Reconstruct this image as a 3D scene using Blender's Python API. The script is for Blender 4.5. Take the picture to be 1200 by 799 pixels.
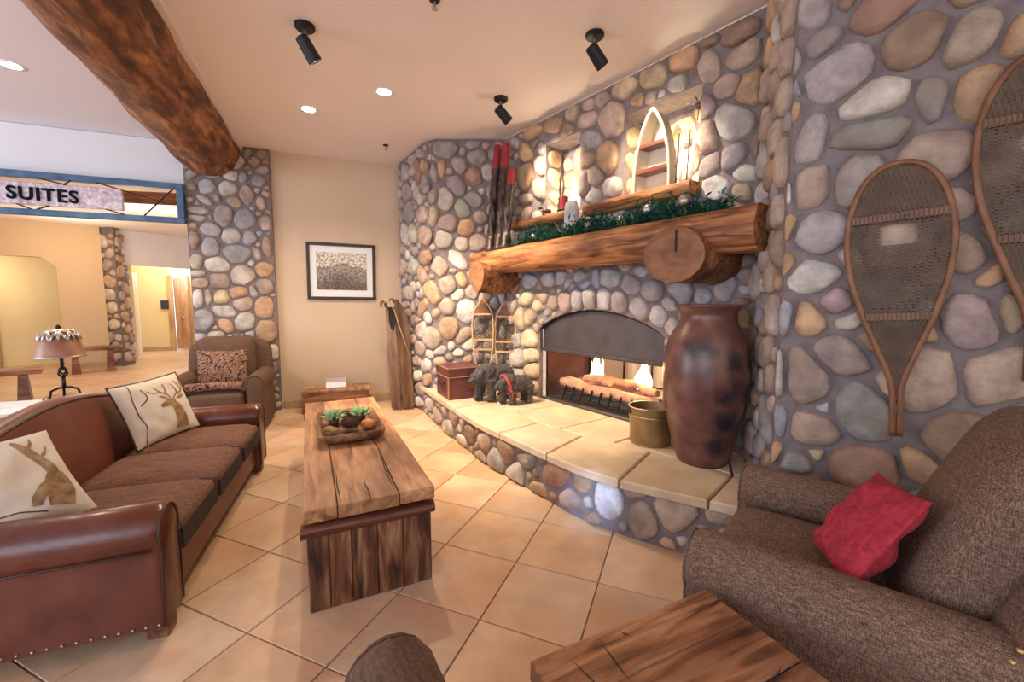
import bpy, bmesh, math, random
from math import sin, cos, pi, radians, sqrt, atan2, hypot
from mathutils import Vector, Matrix, noise

for _o in list(bpy.data.objects):
    bpy.data.objects.remove(_o)
S = bpy.context.scene
COL = S.collection

# ------------------------------------------------------------------ camera
cam_d = bpy.data.cameras.new('camera')
cam_d.sensor_width = 36.0
cam_d.lens = 488.0 / 1200.0 * 36.0
cam_d.clip_start = 0.02
cam = bpy.data.objects.new('camera', cam_d)
COL.objects.link(cam)
cam.location = (0, 0, 1.46)
cam.rotation_euler = (radians(90 - 5.4), 0, 0)
S.camera = cam

# ------------------------------------------------------------------ world
W = bpy.data.worlds.new('world')
S.world = W
W.use_nodes = True
_bg = W.node_tree.nodes['Background']
_bg.inputs[0].default_value = (1.0, 0.95, 0.92, 1)
_bg.inputs[1].default_value = 0.88
S.view_settings.view_transform = 'Standard'
S.view_settings.look = 'None'
S.view_settings.gamma = 1
S.view_settings.exposure = 0.55

WARM = (1.0, 0.80, 0.56)
HOT = (1.0, 0.70, 0.38)
COOL = (0.62, 0.75, 1.0)


def light(name, kind, loc, power, color, target=None, size=0.1, **kw):
    d = bpy.data.lights.new(name, kind)
    d.energy = power
    d.color = color
    if kind == 'AREA':
        d.shape = 'RECTANGLE'
        d.size = size
        d.size_y = kw.get('size_y', size)
    else:
        d.shadow_soft_size = size
    if kind == 'SPOT':
        d.spot_size = radians(kw.get('angle', 60))
        d.spot_blend = kw.get('blend', 0.6)
    o = bpy.data.objects.new(name, d)
    COL.objects.link(o)
    o.location = loc
    if target is not None:
        v = Vector(target) - Vector(loc)
        o.rotation_euler = v.to_track_quat('-Z', 'Y').to_euler()
    return o


# daylight of the window side of the lobby, behind the photographer
light('window_daylight', 'AREA', (-2.4, -3.4, 2.1), 60, (0.66, 0.77, 1.0), (-.2, 3.5, 1.2), 3.0, size_y=2.2)
light('window_daylight', 'AREA', (-7.2, 0.2, 1.6), 105, (0.74, 0.82, 1.0), (-2.0, 4.5, 1.8), 2.6, size_y=2.2)
# low daylight patch that falls on the hearth front
light('window_beam', 'SPOT', (-0.9, -1.5, 1.9), 900, (0.40, 0.58, 1.0), (0.50, 2.62, 0.16), 0.05, angle=6.5, blend=1.0)
# unseen point lights for the lobby side and corridor
light('lobby_lamp', 'POINT', (-6.4, 7.4, 2.4), 45, (1.0, 0.82, 0.60), size=0.25)
light('lobby_lamp', 'POINT', (-8.6, 8.2, 2.5), 26, (1.0, 0.84, 0.62), size=0.25)
light('alcove_lamp', 'POINT', (-10.9, 8.6, 2.1), 20, (1.0, 0.82, 0.58), size=0.15)
light('corridor_lamp', 'POINT', (-9.7, 11.6, 2.6), 45, (1.0, 0.88, 0.60), size=0.2)
light('corridor_lamp', 'POINT', (-9.4, 13.0, 2.2), 40, (0.85, 0.90, 1.0), size=0.2)
light('back_room_fill', 'POINT', (2.9, 5.6, 2.0), 120, (1.0, 0.85, 0.62), size=0.3)  # unseen light added to brighten the room behind the fire
# river stones traced on each wall: u, v, half length, half width, angle, colour key
D_R = [
    (0.099, 2.758, 0.122, 0.06, 49, 'g'), (0.183, 2.608, 0.154, 0.122, -141, 'l'), (0.326, 2.434, 0.126, 0.086, -159, 'w'), (0.322, 2.831, 0.115, 0.105, -154, 'r'),
    (0.443, 2.659, 0.125, 0.116, 121, 'b'), (0.637, 2.601, 0.12, 0.09, 86, 't'), (0.525, 2.392, 0.132, 0.053, 106, 'e'), (0.683, 2.365, 0.136, 0.082, 100, 'o'),
    (0.32, 2.273, 0.167, 0.074, 177, 'e'), (0.555, 2.121, 0.121, 0.119, 171, 't'), (0.091, 2.308, 0.132, 0.065, 75, 'g'), (0.105, 2.047, 0.112, 0.085, 91, 't'),
    (0.271, 2.058, 0.131, 0.089, 61, 'g'), (0.056, 2.939, 0.101, 0.065, 127, 'l'), (0.188, 2.92, 0.041, 0.031, 149, 'b'), (0.615, 2.771, 0.104, 0.033, 161, 'b'),
    (0.772, 2.554, 0.087, 0.052, 92, 'o'), (0.778, 2.349, 0.035, 0.026, 93, 'l'), (0.633, 1.893, 0.08, 0.062, 116, 't'), (0.149, 1.831, 0.12, 0.11, 134, 'l'),
    (0.13, 1.588, 0.11, 0.086, 179, 'w'), (0.125, 1.361, 0.1, 0.064, 105, 'o'), (0.236, 1.457, 0.078, 0.064, 112, 'p'), (0.29, 1.361, 0.059, 0.044, -161, 'w'),
    (0.669, 1.681, 0.117, 0.067, 115, 't'), (0.771, 1.577, 0.062, 0.039, -137, 'o'), (0.707, 1.365, 0.14, 0.085, 109, 'p'), (0.843, 1.413, 0.09, 0.04, 85, 'y'),
    (0.386, 1.265, 0.055, 0.049, 136, 'o'), (0.58, 1.312, 0.05, 0.042, 112, 'o'), (0.125, 1.059, 0.161, 0.1, 111, 't'), (0.267, 1.182, 0.136, 0.096, 159, 'p'),
    (0.377, 0.904, 0.148, 0.122, 104, 'e'), (0.561, 1.079, 0.163, 0.132, 62, 't'), (0.827, 1.129, 0.154, 0.106, 64, 't'), (0.902, 0.98, 0.053, 0.039, 89, 'p'),
    (0.785, 0.807, 0.19, 0.135, 172, 'b'), (0.394, 0.605, 0.145, 0.109, -169, 'r'), (0.611, 0.655, 0.131, 0.064, 144, 'o'), (0.199, 0.633, 0.039, 0.032, -147, 'y'),
    (0.179, 0.773, 0.112, 0.091, 179, 't'), (0.214, 0.896, 0.034, 0.031, -135, 'l'), (0.117, 0.571, 0.093, 0.059, -175, 'g'), (0.639, 0.516, 0.075, 0.035, 175, 'e'),
    (0.452, 1.741, 0.142, 0.112, 125, 't'), (0.43, 1.516, 0.108, 0.091, 167, 'g'), (0.465, 1.936, 0.071, 0.056, 176, 't'), (-0.01, 2.038, 0.075, 0.03, 103, 'w'),
    (0.01, 1.873, 0.097, 0.034, 98, 'o'), (0.009, 1.667, 0.093, 0.035, 98, 'o'), (0.021, 1.372, 0.142, 0.032, 95, 'B'), (0.009, 1.055, 0.155, 0.032, 94, 'w'),
    (0.031, 0.779, 0.136, 0.033, 97, 'B'), (0.011, 0.611, 0.068, 0.034, 97, 'o'), (0.007, 2.724, 0.079, 0.028, 82, 'g'), (-0.011, 2.493, 0.115, 0.041, 82, 'o'),
    (0.008, 2.553, 0.081, 0.024, 81, 'B'), 
]
D_L = [
    (0.098, 3.017, 0.092, 0.05, 50, 'g'), (0.231, 2.872, 0.092, 0.083, -159, 'B'), (0.455, 2.864, 0.104, 0.085, -155, 'w'), (0.655, 2.804, 0.129, 0.08, 90, 't'),
    (0.797, 3, 0.085, 0.072, -144, 'g'), (0.627, 3.023, 0.07, 0.053, 74, 'g'), (0.804, 2.72, 0.095, 0.051, 97, 't'), (0.515, 2.716, 0.082, 0.063, 172, 't'),
    (0.333, 2.742, 0.051, 0.037, 100, 't'), (0.194, 2.712, 0.101, 0.041, 148, 'w'), (0.129, 2.574, 0.118, 0.047, 176, 'w'), (0.123, 2.483, 0.107, 0.041, 175, 'w'),
    (0.386, 2.526, 0.13, 0.1, 80, 'g'), (0.618, 2.501, 0.131, 0.116, 51, 'B'), (0.845, 2.471, 0.104, 0.064, 91, 't'), (0.245, 2.353, 0.109, 0.082, 176, 'l'),
    (0.456, 2.284, 0.105, 0.093, -148, 'w'), (0.658, 2.274, 0.099, 0.073, 80, 'B'), (0.073, 2.219, 0.126, 0.052, 93, 't'), (0.232, 2.135, 0.118, 0.092, 77, 'B'),
    (0.511, 2.061, 0.151, 0.119, -177, 'B'), (0.732, 2.077, 0.096, 0.042, 103, 't'), (0.84, 2.17, 0.149, 0.057, 91, 't'), (0.072, 1.955, 0.089, 0.068, 79, 'w'),
    (0.3, 1.921, 0.141, 0.098, 174, 'w'), (0.551, 1.795, 0.136, 0.12, -136, 'w'), (0.801, 1.876, 0.102, 0.093, 63, 'o'), (0.306, 1.724, 0.112, 0.098, 172, 't'),
    (0.083, 1.806, 0.081, 0.041, -177, 'w'), (0.799, 1.65, 0.102, 0.101, 100, 't'), (0.097, 1.693, 0.093, 0.062, -176, 't'), (0.5, 1.575, 0.107, 0.083, -158, 'o'),
    (0.664, 1.587, 0.084, 0.045, 102, 'w'), (0.065, 1.496, 0.118, 0.058, 86, 'w'), (0.167, 1.503, 0.125, 0.041, 86, 'w'), (0.316, 1.521, 0.092, 0.083, 72, 'y'),
    (0.544, 1.433, 0.102, 0.097, 52, 't'), (0.777, 1.378, 0.146, 0.108, 84, 'o'), (0.336, 1.334, 0.138, 0.078, 161, 'w'), (0.107, 1.225, 0.133, 0.11, 81, 'g'),
    (0.341, 1.16, 0.135, 0.067, 130, 'o'), (0.551, 1.2, 0.13, 0.111, 82, 'w'), (0.787, 1.067, 0.155, 0.115, 86, 'o'), (0.595, 1.036, 0.056, 0.044, -180, 'w'),
    (0.051, 1.016, 0.073, 0.042, 179, 'w'), (0.229, 1.028, 0.107, 0.064, 179, 'w'), (0.657, 1.95, 0.043, 0.037, 73, 'w'), (0.838, 0.787, 0.111, 0.078, 93, 'w'),
    (0.828, 0.582, 0.09, 0.065, 93, 'e'), (0.84, 3.132, 0.08, 0.06, -161, 'g'), (0.753, 3.224, 0.067, 0.056, 47, 't'), 
]
D_W = [
    (0.888, 3.299, 0.174, 0.052, 163, 'g'), (1.296, 3.279, 0.156, 0.095, 179, 'g'), (1.639, 3.329, 0.09, 0.06, -180, 'g'), (1.683, 3.191, 0.117, 0.095, -179, 'g'),
    (1.504, 3.243, 0.052, 0.045, 87, 'g'), (1.475, 3.104, 0.105, 0.086, 112, 'p'), (1.645, 2.973, 0.107, 0.089, 145, 'r'), (1.808, 3.017, 0.098, 0.085, 156, 'w'),
    (1.249, 3.043, 0.131, 0.045, 91, 'o'), (1.15, 3.013, 0.136, 0.047, 103, 'p'), (0.806, 3.103, 0.152, 0.083, 112, 'r'), (1.436, 2.85, 0.133, 0.09, 132, 'g'),
    (1.289, 2.7, 0.138, 0.095, 99, 'w'), (1.132, 2.724, 0.081, 0.072, 109, 't'), (1.496, 2.585, 0.115, 0.087, 110, 'e'), (1.634, 2.691, 0.108, 0.086, 153, 'l'),
    (0.446, 2.657, 0.2, 0.136, 150, 'g'), (1.321, 2.407, 0.119, 0.093, -179, 'p'), (1.539, 2.362, 0.106, 0.098, -176, 'o'), (1.723, 2.478, 0.091, 0.075, 163, 't'),
    (1.138, 2.501, 0.125, 0.068, 90, 't'), (0.894, 2.552, 0.181, 0.1, 168, 't'), (0.249, 2.396, 0.167, 0.122, 147, 'w'), (0.543, 2.367, 0.181, 0.111, 149, 'w'),
    (0.932, 2.289, 0.224, 0.106, 162, 't'), (1.262, 2.219, 0.108, 0.099, -177, 'w'), (1.492, 2.165, 0.092, 0.076, -179, 'w'), (1.675, 2.174, 0.119, 0.099, -179, 't'),
    (1.795, 2.335, 0.108, 0.037, 90, 'w'), (0.336, 3.201, 0.178, 0.101, 155, 'g'), (0.377, 2.936, 0.173, 0.122, 154, 'p'), (0.998, 2.896, 0.119, 0.085, 121, 'g'),
    (1.852, 2.78, 0.088, 0.063, 111, 'l'), (1.851, 2.55, 0.089, 0.064, 100, 't'), (1.899, 3.217, 0.09, 0.069, 172, 'g'), (0.543, 1.927, 0.168, 0.123, 161, 'w'),
    (0.112, 1.941, 0.138, 0.121, 178, 't'), (0.99, 2.005, 0.276, 0.084, 176, 'o'), (1.205, 1.889, 0.147, 0.089, 124, 't'), (1.43, 1.966, 0.156, 0.079, 135, 'w'),
    (0.879, 1.783, 0.186, 0.093, 152, 't'), (1.307, 1.666, 0.131, 0.101, 98, 't'), (1.48, 1.731, 0.091, 0.069, 120, 'o'), (1.425, 1.534, 0.093, 0.066, -150, 'w'),
    (0.351, 1.573, 0.224, 0.087, 168, 'w'), (1.074, 1.576, 0.201, 0.104, 123, 'o'), (1.29, 1.402, 0.101, 0.096, 82, 't'), (1.529, 1.349, 0.154, 0.112, 99, 'W'),
    (0.882, 1.385, 0.236, 0.093, -157, 'o'), (0.994, 1.257, 0.132, 0.069, 155, 'w'), (0.801, 1.091, 0.265, 0.093, -166, 'w'), (1.313, 1.122, 0.134, 0.123, 85, 'o'),
    (1.085, 0.996, 0.201, 0.123, 157, 't'), (0.713, 0.843, 0.275, 0.086, -174, 't'), (1.499, 1.015, 0.162, 0.093, -140, 't'), (1.196, 0.852, 0.104, 0.054, -178, 'w'),
    (1.35, 0.908, 0.06, 0.059, 56, 'w'), (1.416, 0.827, 0.081, 0.049, -180, 'w'), (1.56, 0.935, 0.094, 0.081, -178, 'w'), (1.624, 1.574, 0.106, 0.087, -179, 't'),
    (0.627, 0.66, 0.204, 0.064, -172, 't'), (0.892, 0.607, 0.166, 0.098, -150, 'w'), (0.652, 0.458, 0.285, 0.064, -171, 'w'), (0.919, 0.47, 0.142, 0.096, -161, 'o'),
    (0.719, 0.293, 0.32, 0.08, -169, 't'), (0.633, 0.1, 0.25, 0.064, -167, 'w'), (1.756, 1.521, 0.106, 0.079, -180, 't'), (1.714, 1.176, 0.107, 0.091, 99, 'w'),
    (1.861, 1.122, 0.107, 0.091, 109, 't'), (1.889, 1.442, 0.08, 0.069, -179, 'B'), (2.008, 1.481, 0.106, 0.09, -180, 'B'), (2.088, 1.468, 0.079, 0.053, 90, 'r'),
    (1.981, 1.309, 0.096, 0.069, -180, 't'), (1.994, 1.096, 0.107, 0.075, 110, 'w'), (1.833, 0.908, 0.091, 0.076, -179, 'w'), (1.994, 0.908, 0.091, 0.076, -180, 't'), 
]
D_F = [
    (0.883, 3.272, 0.174, 0.075, 171, 'o'), (0.518, 3.307, 0.159, 0.069, 178, 'o'), (1.103, 3.312, 0.129, 0.071, 164, 't'), (1.322, 3.308, 0.098, 0.06, 155, 't'),
    (1.493, 3.304, 0.099, 0.062, 153, 't'), (1.734, 3.312, 0.151, 0.077, 162, 'y'), (2.027, 3.29, 0.146, 0.079, 159, 'y'), (2.284, 3.308, 0.134, 0.078, 157, 'o'),
    (2.493, 3.35, 0.076, 0.045, 158, 'b'), (2.708, 3.3, 0.126, 0.077, 159, 'b'), (2.492, 3.156, 0.154, 0.071, 111, 't'), (2.733, 3.147, 0.106, 0.084, 180, 't'),
    (2.62, 2.981, 0.096, 0.08, 165, 't'), (1.614, 3.084, 0.208, 0.125, 136, 't'), (1.307, 3.208, 0.145, 0.086, 161, 't'), (1.377, 2.975, 0.139, 0.086, 151, 'g'),
    (1.811, 3.062, 0.106, 0.034, 106, 't'), (1.802, 2.926, 0.088, 0.045, 106, 'r'), (1.581, 2.781, 0.173, 0.113, 125, 'o'), (1.751, 2.801, 0.105, 0.056, 146, 't'),
    (1.316, 2.827, 0.14, 0.083, 171, 'b'), (1.417, 2.637, 0.134, 0.074, 154, 't'), (1.632, 2.497, 0.147, 0.081, 167, 'w'), (1.757, 2.625, 0.099, 0.061, 118, 't'),
    (1.255, 2.6, 0.117, 0.089, 115, 't'), (1.422, 2.446, 0.115, 0.069, 162, 'g'), (0.387, 3.125, 0.153, 0.088, 143, 'o'), (0.65, 2.947, 0.166, 0.095, 127, 't'),
    (0.388, 2.872, 0.172, 0.125, 131, 'o'), (0.61, 2.698, 0.158, 0.08, 140, 't'), (0.389, 2.63, 0.164, 0.056, 168, 't'), (0.2, 3.29, 0.122, 0.055, 160, 't'),
    (2.803, 2.902, 0.117, 0.098, 91, 'o'), (2.684, 2.725, 0.168, 0.103, 137, 'W'), (2.475, 2.893, 0.095, 0.073, 145, 'p'), (2.494, 2.668, 0.133, 0.074, 113, 't'),
    (2.697, 2.485, 0.097, 0.072, -166, 'g'), (2.522, 2.476, 0.101, 0.077, -162, 'g'), (2.79, 2.349, 0.098, 0.054, 159, 'w'), (2.579, 2.28, 0.109, 0.084, 140, 'W'),
    (2.841, 2.515, 0.109, 0.037, 104, 'b'), (1.035, 3.187, 0.107, 0.054, 172, 'b'), (0.69, 3.07, 0.115, 0.057, 139, 'g'), (0.077, 3.091, 0.131, 0.057, 163, 'g'),
    (0.101, 2.848, 0.155, 0.064, 165, 'w'), (0.81, 3.115, 0.103, 0.061, 142, 't'), (0.45, 1.696, 0.16, 0.076, -175, 'B'), (0.792, 1.698, 0.155, 0.076, 172, 'B'),
    (1.266, 1.71, 0.116, 0.059, 176, 'B'), (1.08, 1.644, 0.101, 0.05, 177, 'B'), (1.46, 1.67, 0.088, 0.047, 93, 'B'), (1.637, 1.675, 0.126, 0.089, 173, 'B'),
    (1.864, 1.601, 0.108, 0.079, 162, 'B'), (2.084, 1.554, 0.105, 0.09, 169, 'g'), (2.33, 1.527, 0.112, 0.085, 168, 'B'), (2.521, 1.503, 0.071, 0.065, 160, 'B'),
    (2.691, 1.541, 0.095, 0.088, 148, 'g'), (2.829, 1.614, 0.078, 0.053, 121, 'g'), (0.96, 1.705, 0.122, 0.068, 176, 'B'), (1.12, 1.607, 0.054, 0.033, 177, 'g'),
    (1.304, 1.628, 0.099, 0.043, -176, 'B'), (1.959, 1.719, 0.082, 0.046, 174, 'B'), (2.251, 1.44, 0.097, 0.057, 179, 'g'), (2.8, 1.462, 0.078, 0.062, 120, 'b'),
    (0.409, 1.493, 0.161, 0.074, -167, 'y'), (0.605, 1.415, 0.139, 0.071, -167, 'y'), (0.677, 1.501, 0.128, 0.066, 179, 't'), (0.844, 1.445, 0.094, 0.071, 143, 't'),
    (1.038, 1.463, 0.102, 0.084, 123, 'p'), (1.219, 1.48, 0.104, 0.081, 105, 'g'), (1.389, 1.48, 0.1, 0.088, 97, 'g'), (1.559, 1.479, 0.105, 0.082, 94, 'l'),
    (1.738, 1.455, 0.103, 0.084, 115, 'l'), (1.959, 1.396, 0.107, 0.079, 148, 'l'), (2.145, 1.341, 0.097, 0.077, 135, 'w'), (2.282, 1.255, 0.085, 0.059, 128, 'w'),
    (2.375, 1.156, 0.082, 0.066, 115, 't'), (0.471, 1.286, 0.185, 0.085, -161, 'y'), (0.316, 1.252, 0.123, 0.111, 114, 'y'), (0.443, 1.027, 0.156, 0.1, -173, 'y'),
    (0.219, 0.98, 0.118, 0.093, -179, 'w'), (0.252, 0.795, 0.137, 0.121, -148, 'w'), (0.475, 0.839, 0.14, 0.08, -172, 'y'), (0.522, 0.664, 0.154, 0.079, -170, 'y'),
    (0.253, 0.565, 0.135, 0.093, -165, 'w'), (0.477, 0.475, 0.158, 0.08, -168, 'y'), (0.22, 0.37, 0.122, 0.092, -156, 'w'), (2.389, 1.348, 0.065, 0.061, 175, 'g'),
    (2.72, 1.344, 0.088, 0.061, 112, 'l'), (2.811, 1.541, 0.097, 0.051, 103, 'g'), (2.826, 1.36, 0.097, 0.057, 98, 'o'), (2.795, 1.174, 0.086, 0.047, 97, 'g'),
    (2.815, 0.991, 0.092, 0.053, 95, 'b'), (2.828, 0.742, 0.111, 0.048, 96, 'b'), (2.828, 0.489, 0.11, 0.049, 100, 'e'), (2.814, 0.291, 0.072, 0.052, 100, 'e'), 
]
D_H = [
    (0.948, 0.067, 0.241, 0.1, -168, 'w'), (1.355, 0.014, 0.227, 0.088, -176, 'w'), (1.596, 0.185, 0.161, 0.087, -170, 'b'), (1.793, 0.012, 0.208, 0.073, -162, 't'),
    (2.094, 0.064, 0.133, 0.122, 56, 'g'), (2.262, 0.214, 0.133, 0.092, 171, 'b'), (2.374, 0.064, 0.147, 0.093, -151, 'w'), (2.53, 0.221, 0.143, 0.067, -164, 'e'),
    (2.658, 0.04, 0.163, 0.064, -175, 'o'), (2.87, 0.235, 0.169, 0.093, -163, 'r'), (3.008, 0.105, 0.103, 0.068, -170, 't'), (3.105, 0.266, 0.098, 0.08, 66, 'o'),
    (3.314, 0.211, 0.164, 0.098, 84, 'W'), (3.477, 0.312, 0.097, 0.045, -167, 'p'), (3.536, 0.138, 0.119, 0.096, 83, 't'), (3.721, 0.235, 0.139, 0.113, -143, 't'),
    (3.975, 0.289, 0.106, 0.054, -169, 't'), (3.687, 0.041, 0.061, 0.029, 178, 'o'), (-0.124, 0.339, 0.322, 0.105, -174, 't'), (0.247, 0.179, 0.249, 0.085, -171, 'w'),
    (0.57, 0.126, 0.212, 0.086, -172, 't'), (1.148, 0.235, 0.175, 0.071, -175, 't'), (0.621, -0.06, 0.179, 0.067, -167, 'o'), (1.919, 0.207, 0.122, 0.081, -171, 't'),
    (3.211, 0.035, 0.062, 0.053, 46, 'b'), (2.83, 0.059, 0.055, 0.028, -165, 'b'), (3.853, 0.144, 0.075, 0.055, -176, 't'), (4.01, 0.175, 0.081, 0.061, -135, 'o'), 
]
PW = [(-1.62, 6.13), (-1.14, 5.4), (-1.06, 5.28), (-0.92, 5.2), (-0.0723, 5.2)]
PF = [(-0.0723, 5.2), (1.6874, 2.9219)]
PR = [(1.5, 2.32), (2.86, 1.3)]
PRET = [(1.6874, 2.9219), (1.5, 2.32)]
# ------------------------------------------------------------------ helpers
RNG = random.Random(7)


class MB:
    def __init__(s):
        s.v = []
        s.f = []

    def add(s, v, f, M=None):
        n = len(s.v)
        if M is not None:
            v = [M @ Vector(p) for p in v]
        s.v += [tuple(p) for p in v]
        s.f += [tuple(i + n for i in q) for q in f]
        return s

    def box(s, c, d, rz=0, bev=0.0, M=None):
        if bev:
            v, f = rbox(d[0], d[1], d[2], bev, 1)
        else:
            x, y, z = d[0] / 2, d[1] / 2, d[2] / 2
            v = [(-x, -y, -z), (x, -y, -z), (x, y, -z), (-x, y, -z), (-x, -y, z), (x, -y, z), (x, y, z), (-x, y, z)]
            f = [(3, 2, 1, 0), (4, 5, 6, 7), (0, 1, 5, 4), (1, 2, 6, 5), (2, 3, 7, 6), (3, 0, 4, 7)]
        T = Matrix.Translation(c) @ Matrix.Rotation(rz, 4, 'Z')
        if M is not None:
            T = M @ T
        return s.add(v, f, T)

    def tube(s, pts, r, n=8, cap=True, flat=1.0):
        pts = [Vector(p) for p in pts]
        if not hasattr(r, '__len__'):
            r = [r] * len(pts)
        rings = []
        up = Vector((0, 0, 1))
        prev = None
        for i, p in enumerate(pts):
            t = (pts[min(i + 1, len(pts) - 1)] - pts[max(i - 1, 0)])
            if t.length < 1e-9:
                t = Vector((0, 0, 1))
            t.normalize()
            if prev is None:
                a = t.cross(up)
                if a.length < 0.05:
                    a = t.cross(Vector((0, 1, 0)))
            else:
                a = prev - t * prev.dot(t)
                if a.length < 1e-6:
                    a = t.cross(up)
            a.normalize()
            prev = a
            b = t.cross(a)
            rings.append([tuple(p + a * r[i] * cos(2 * pi * k / n) + b * r[i] * flat * sin(2 * pi * k / n)) for k in range(n)])
        v = [q for g in rings for q in g]
        f = []
        for i in range(len(pts) - 1):
            for k in range(n):
                f.append((i * n + k, i * n + (k + 1) % n, (i + 1) * n + (k + 1) % n, (i + 1) * n + k))
        if cap:
            f.append(tuple(range(n - 1, -1, -1)))
            f.append(tuple(range((len(pts) - 1) * n, len(pts) * n)))
        return s.add(v, f)

    def lathe(s, prof, n=24, c=(0, 0, 0), M=None):
        v = []
        f = []
        for (r, z) in prof:
            for k in range(n):
                a = 2 * pi * k / n
                v.append((c[0] + r * cos(a), c[1] + r * sin(a), c[2] + z))
        for i in range(len(prof) - 1):
            for k in range(n):
                f.append((i * n + k, i * n + (k + 1) % n, (i + 1) * n + (k + 1) % n, (i + 1) * n + k))
        if prof[0][0] > 1e-4:
            f.append(tuple(range(n - 1, -1, -1)))
        if prof[-1][0] > 1e-4:
            f.append(tuple(range((len(prof) - 1) * n, len(prof) * n)))
        return s.add(v, f, M)

    def prism(s, poly, z0, z1, M=None):
        n = len(poly)
        v = [(p[0], p[1], z0) for p in poly] + [(p[0], p[1], z1) for p in poly]
        f = [tuple(range(n - 1, -1, -1)), tuple(range(n, 2 * n))]
        f += [(k, (k + 1) % n, n + (k + 1) % n, n + k) for k in range(n)]
        return s.add(v, f, M)

    def ell(s, c, r, n=12, m=8, M=None):
        v = []
        f = []
        for i in range(m + 1):
            th = pi * i / m
            for k in range(n):
                a = 2 * pi * k / n
                v.append((c[0] + r[0] * sin(th) * cos(a), c[1] + r[1] * sin(th) * sin(a), c[2] + r[2] * cos(th)))
        for i in range(m):
            for k in range(n):
                f.append((i * n + k, (i + 1) * n + k, (i + 1) * n + (k + 1) % n, i * n + (k + 1) % n))
        return s.add(v, f, M)

    def grid(s, fn, nu, nv, M=None):
        v = [fn(i / nu, j / nv) for j in range(nv + 1) for i in range(nu + 1)]
        f = [(j * (nu + 1) + i, j * (nu + 1) + i + 1, (j + 1) * (nu + 1) + i + 1, (j + 1) * (nu + 1) + i) for j in range(nv) for i in range(nu)]
        return s.add(v, f, M)

    def build(s, name, mat, parent=None, smooth=False, loc=(0, 0, 0), rz=0, rot=None, angle=None):
        me = bpy.data.meshes.new(name)
        me.from_pydata(s.v, [], s.f)
        me.update()
        if smooth:
            me.polygons.foreach_set('use_smooth', [True] * len(me.polygons))
            if angle:
                me.set_sharp_from_angle(angle=radians(angle))
        if mat:
            me.materials.append(mat)
        o = bpy.data.objects.new(name, me)
        COL.objects.link(o)
        o.location = loc
        o.rotation_euler = rot if rot else (0, 0, rz)
        if parent:
            o.parent = parent
        return o


_rb = {}


def rbox(x, y, z, r, seg=1):
    bm = bmesh.new()
    bmesh.ops.create_cube(bm, size=1.0)
    for v in bm.verts:
        v.co.x *= x
        v.co.y *= y
        v.co.z *= z
    r = min(r, 0.49 * min(x, y, z))
    bmesh.ops.bevel(bm, geom=list(bm.edges), offset=r, segments=seg, profile=0.5, affect='EDGES')
    bm.verts.ensure_lookup_table()
    vs = [tuple(v.co) for v in bm.verts]
    fs = [tuple(v.index for v in f.verts) for f in bm.faces]
    bm.free()
    return vs, fs


def softbox(x, y, z, r, seg=4, puff=0.0, cuts=8):
    """cushion: a rounded box with crowned faces"""
    bm = bmesh.new()
    bmesh.ops.create_cube(bm, size=1.0)
    bmesh.ops.subdivide_edges(bm, edges=list(bm.edges), cuts=cuts, use_grid_fill=True)
    hx, hy, hz = x / 2, y / 2, z / 2
    for v in bm.verts:
        p = v.co
        q = Vector((p.x * x, p.y * y, p.z * z))
        c = Vector((max(-hx + r, min(hx - r, q.x)), max(-hy + r, min(hy - r, q.y)), max(-hz + r, min(hz - r, q.z))))
        d = q - c
        if d.length > 1e-6:
            d = d.normalized() * r
        q = c + d
        if puff:
            w = (1 - (2 * p.x) ** 4) * (1 - (2 * p.y) ** 4)
            q.z += puff * w * (1 if p.z > 0 else -0.3) * abs(2 * p.z)
        v.co = q
    vs = [tuple(v.co) for v in bm.verts]
    fs = [tuple(v.index for v in f.verts) for f in bm.faces]
    bm.free()
    return vs, fs


def empty(name, loc=(0, 0, 0), rz=0.0, parent=None):
    o = bpy.data.objects.new(name, None)
    COL.objects.link(o)
    o.empty_display_size = 0.1
    o.location = loc
    o.rotation_euler = (0, 0, rz)
    if parent:
        o.parent = parent
    return o


def tag(o, label, cat, group=None):
    o['label'] = label
    o['category'] = cat
    if group:
        o['group'] = group
    return o


def struct(o):
    o['kind'] = 'structure'
    return o


def stuff(o):
    o['kind'] = 'stuff'
    return o


def copy_tree(o, parent=None):
    c = o.copy()
    COL.objects.link(c)
    if parent:
        c.parent = parent
    for ch in [x for x in bpy.data.objects if x.parent == o]:
        copy_tree(ch, c)
    return c


# ------------------------------------------------------------------ materials
def nt(name):
    m = bpy.data.materials.new(name)
    m.use_nodes = True
    t = m.node_tree
    return m, t, t.nodes['Principled BSDF']


def N(t, kind, **kw):
    n = t.nodes.new(kind)
    for k, v in kw.items():
        if hasattr(n, k):
            setattr(n, k, v)
        else:
            n.inputs[k].default_value = v
    return n


def ramp(t, stops, fac):
    r = t.nodes.new('ShaderNodeValToRGB')
    e = r.color_ramp.elements
    while len(e) < len(stops):
        e.new(0.5)
    for i, (p, c) in enumerate(stops):
        e[i].position = p
        e[i].color = (*c, 1)
    t.links.new(fac, r.inputs[0])
    return r


def coords(t, scale=(1, 1, 1), rnd=True):
    tc = t.nodes.new('ShaderNodeTexCoord')
    mp = t.nodes.new('ShaderNodeMapping')
    mp.inputs['Scale'].default_value = scale
    t.links.new(tc.outputs['Object'], mp.inputs['Vector'])
    if rnd:
        oi = t.nodes.new('ShaderNodeObjectInfo')
        mu = N(t, 'ShaderNodeMath', operation='MULTIPLY')
        mu.inputs[1].default_value = 37.0
        t.links.new(oi.outputs['Random'], mu.inputs[0])
        t.links.new(mu.outputs[0], mp.inputs['Location'])
    return mp.outputs[0]


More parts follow.
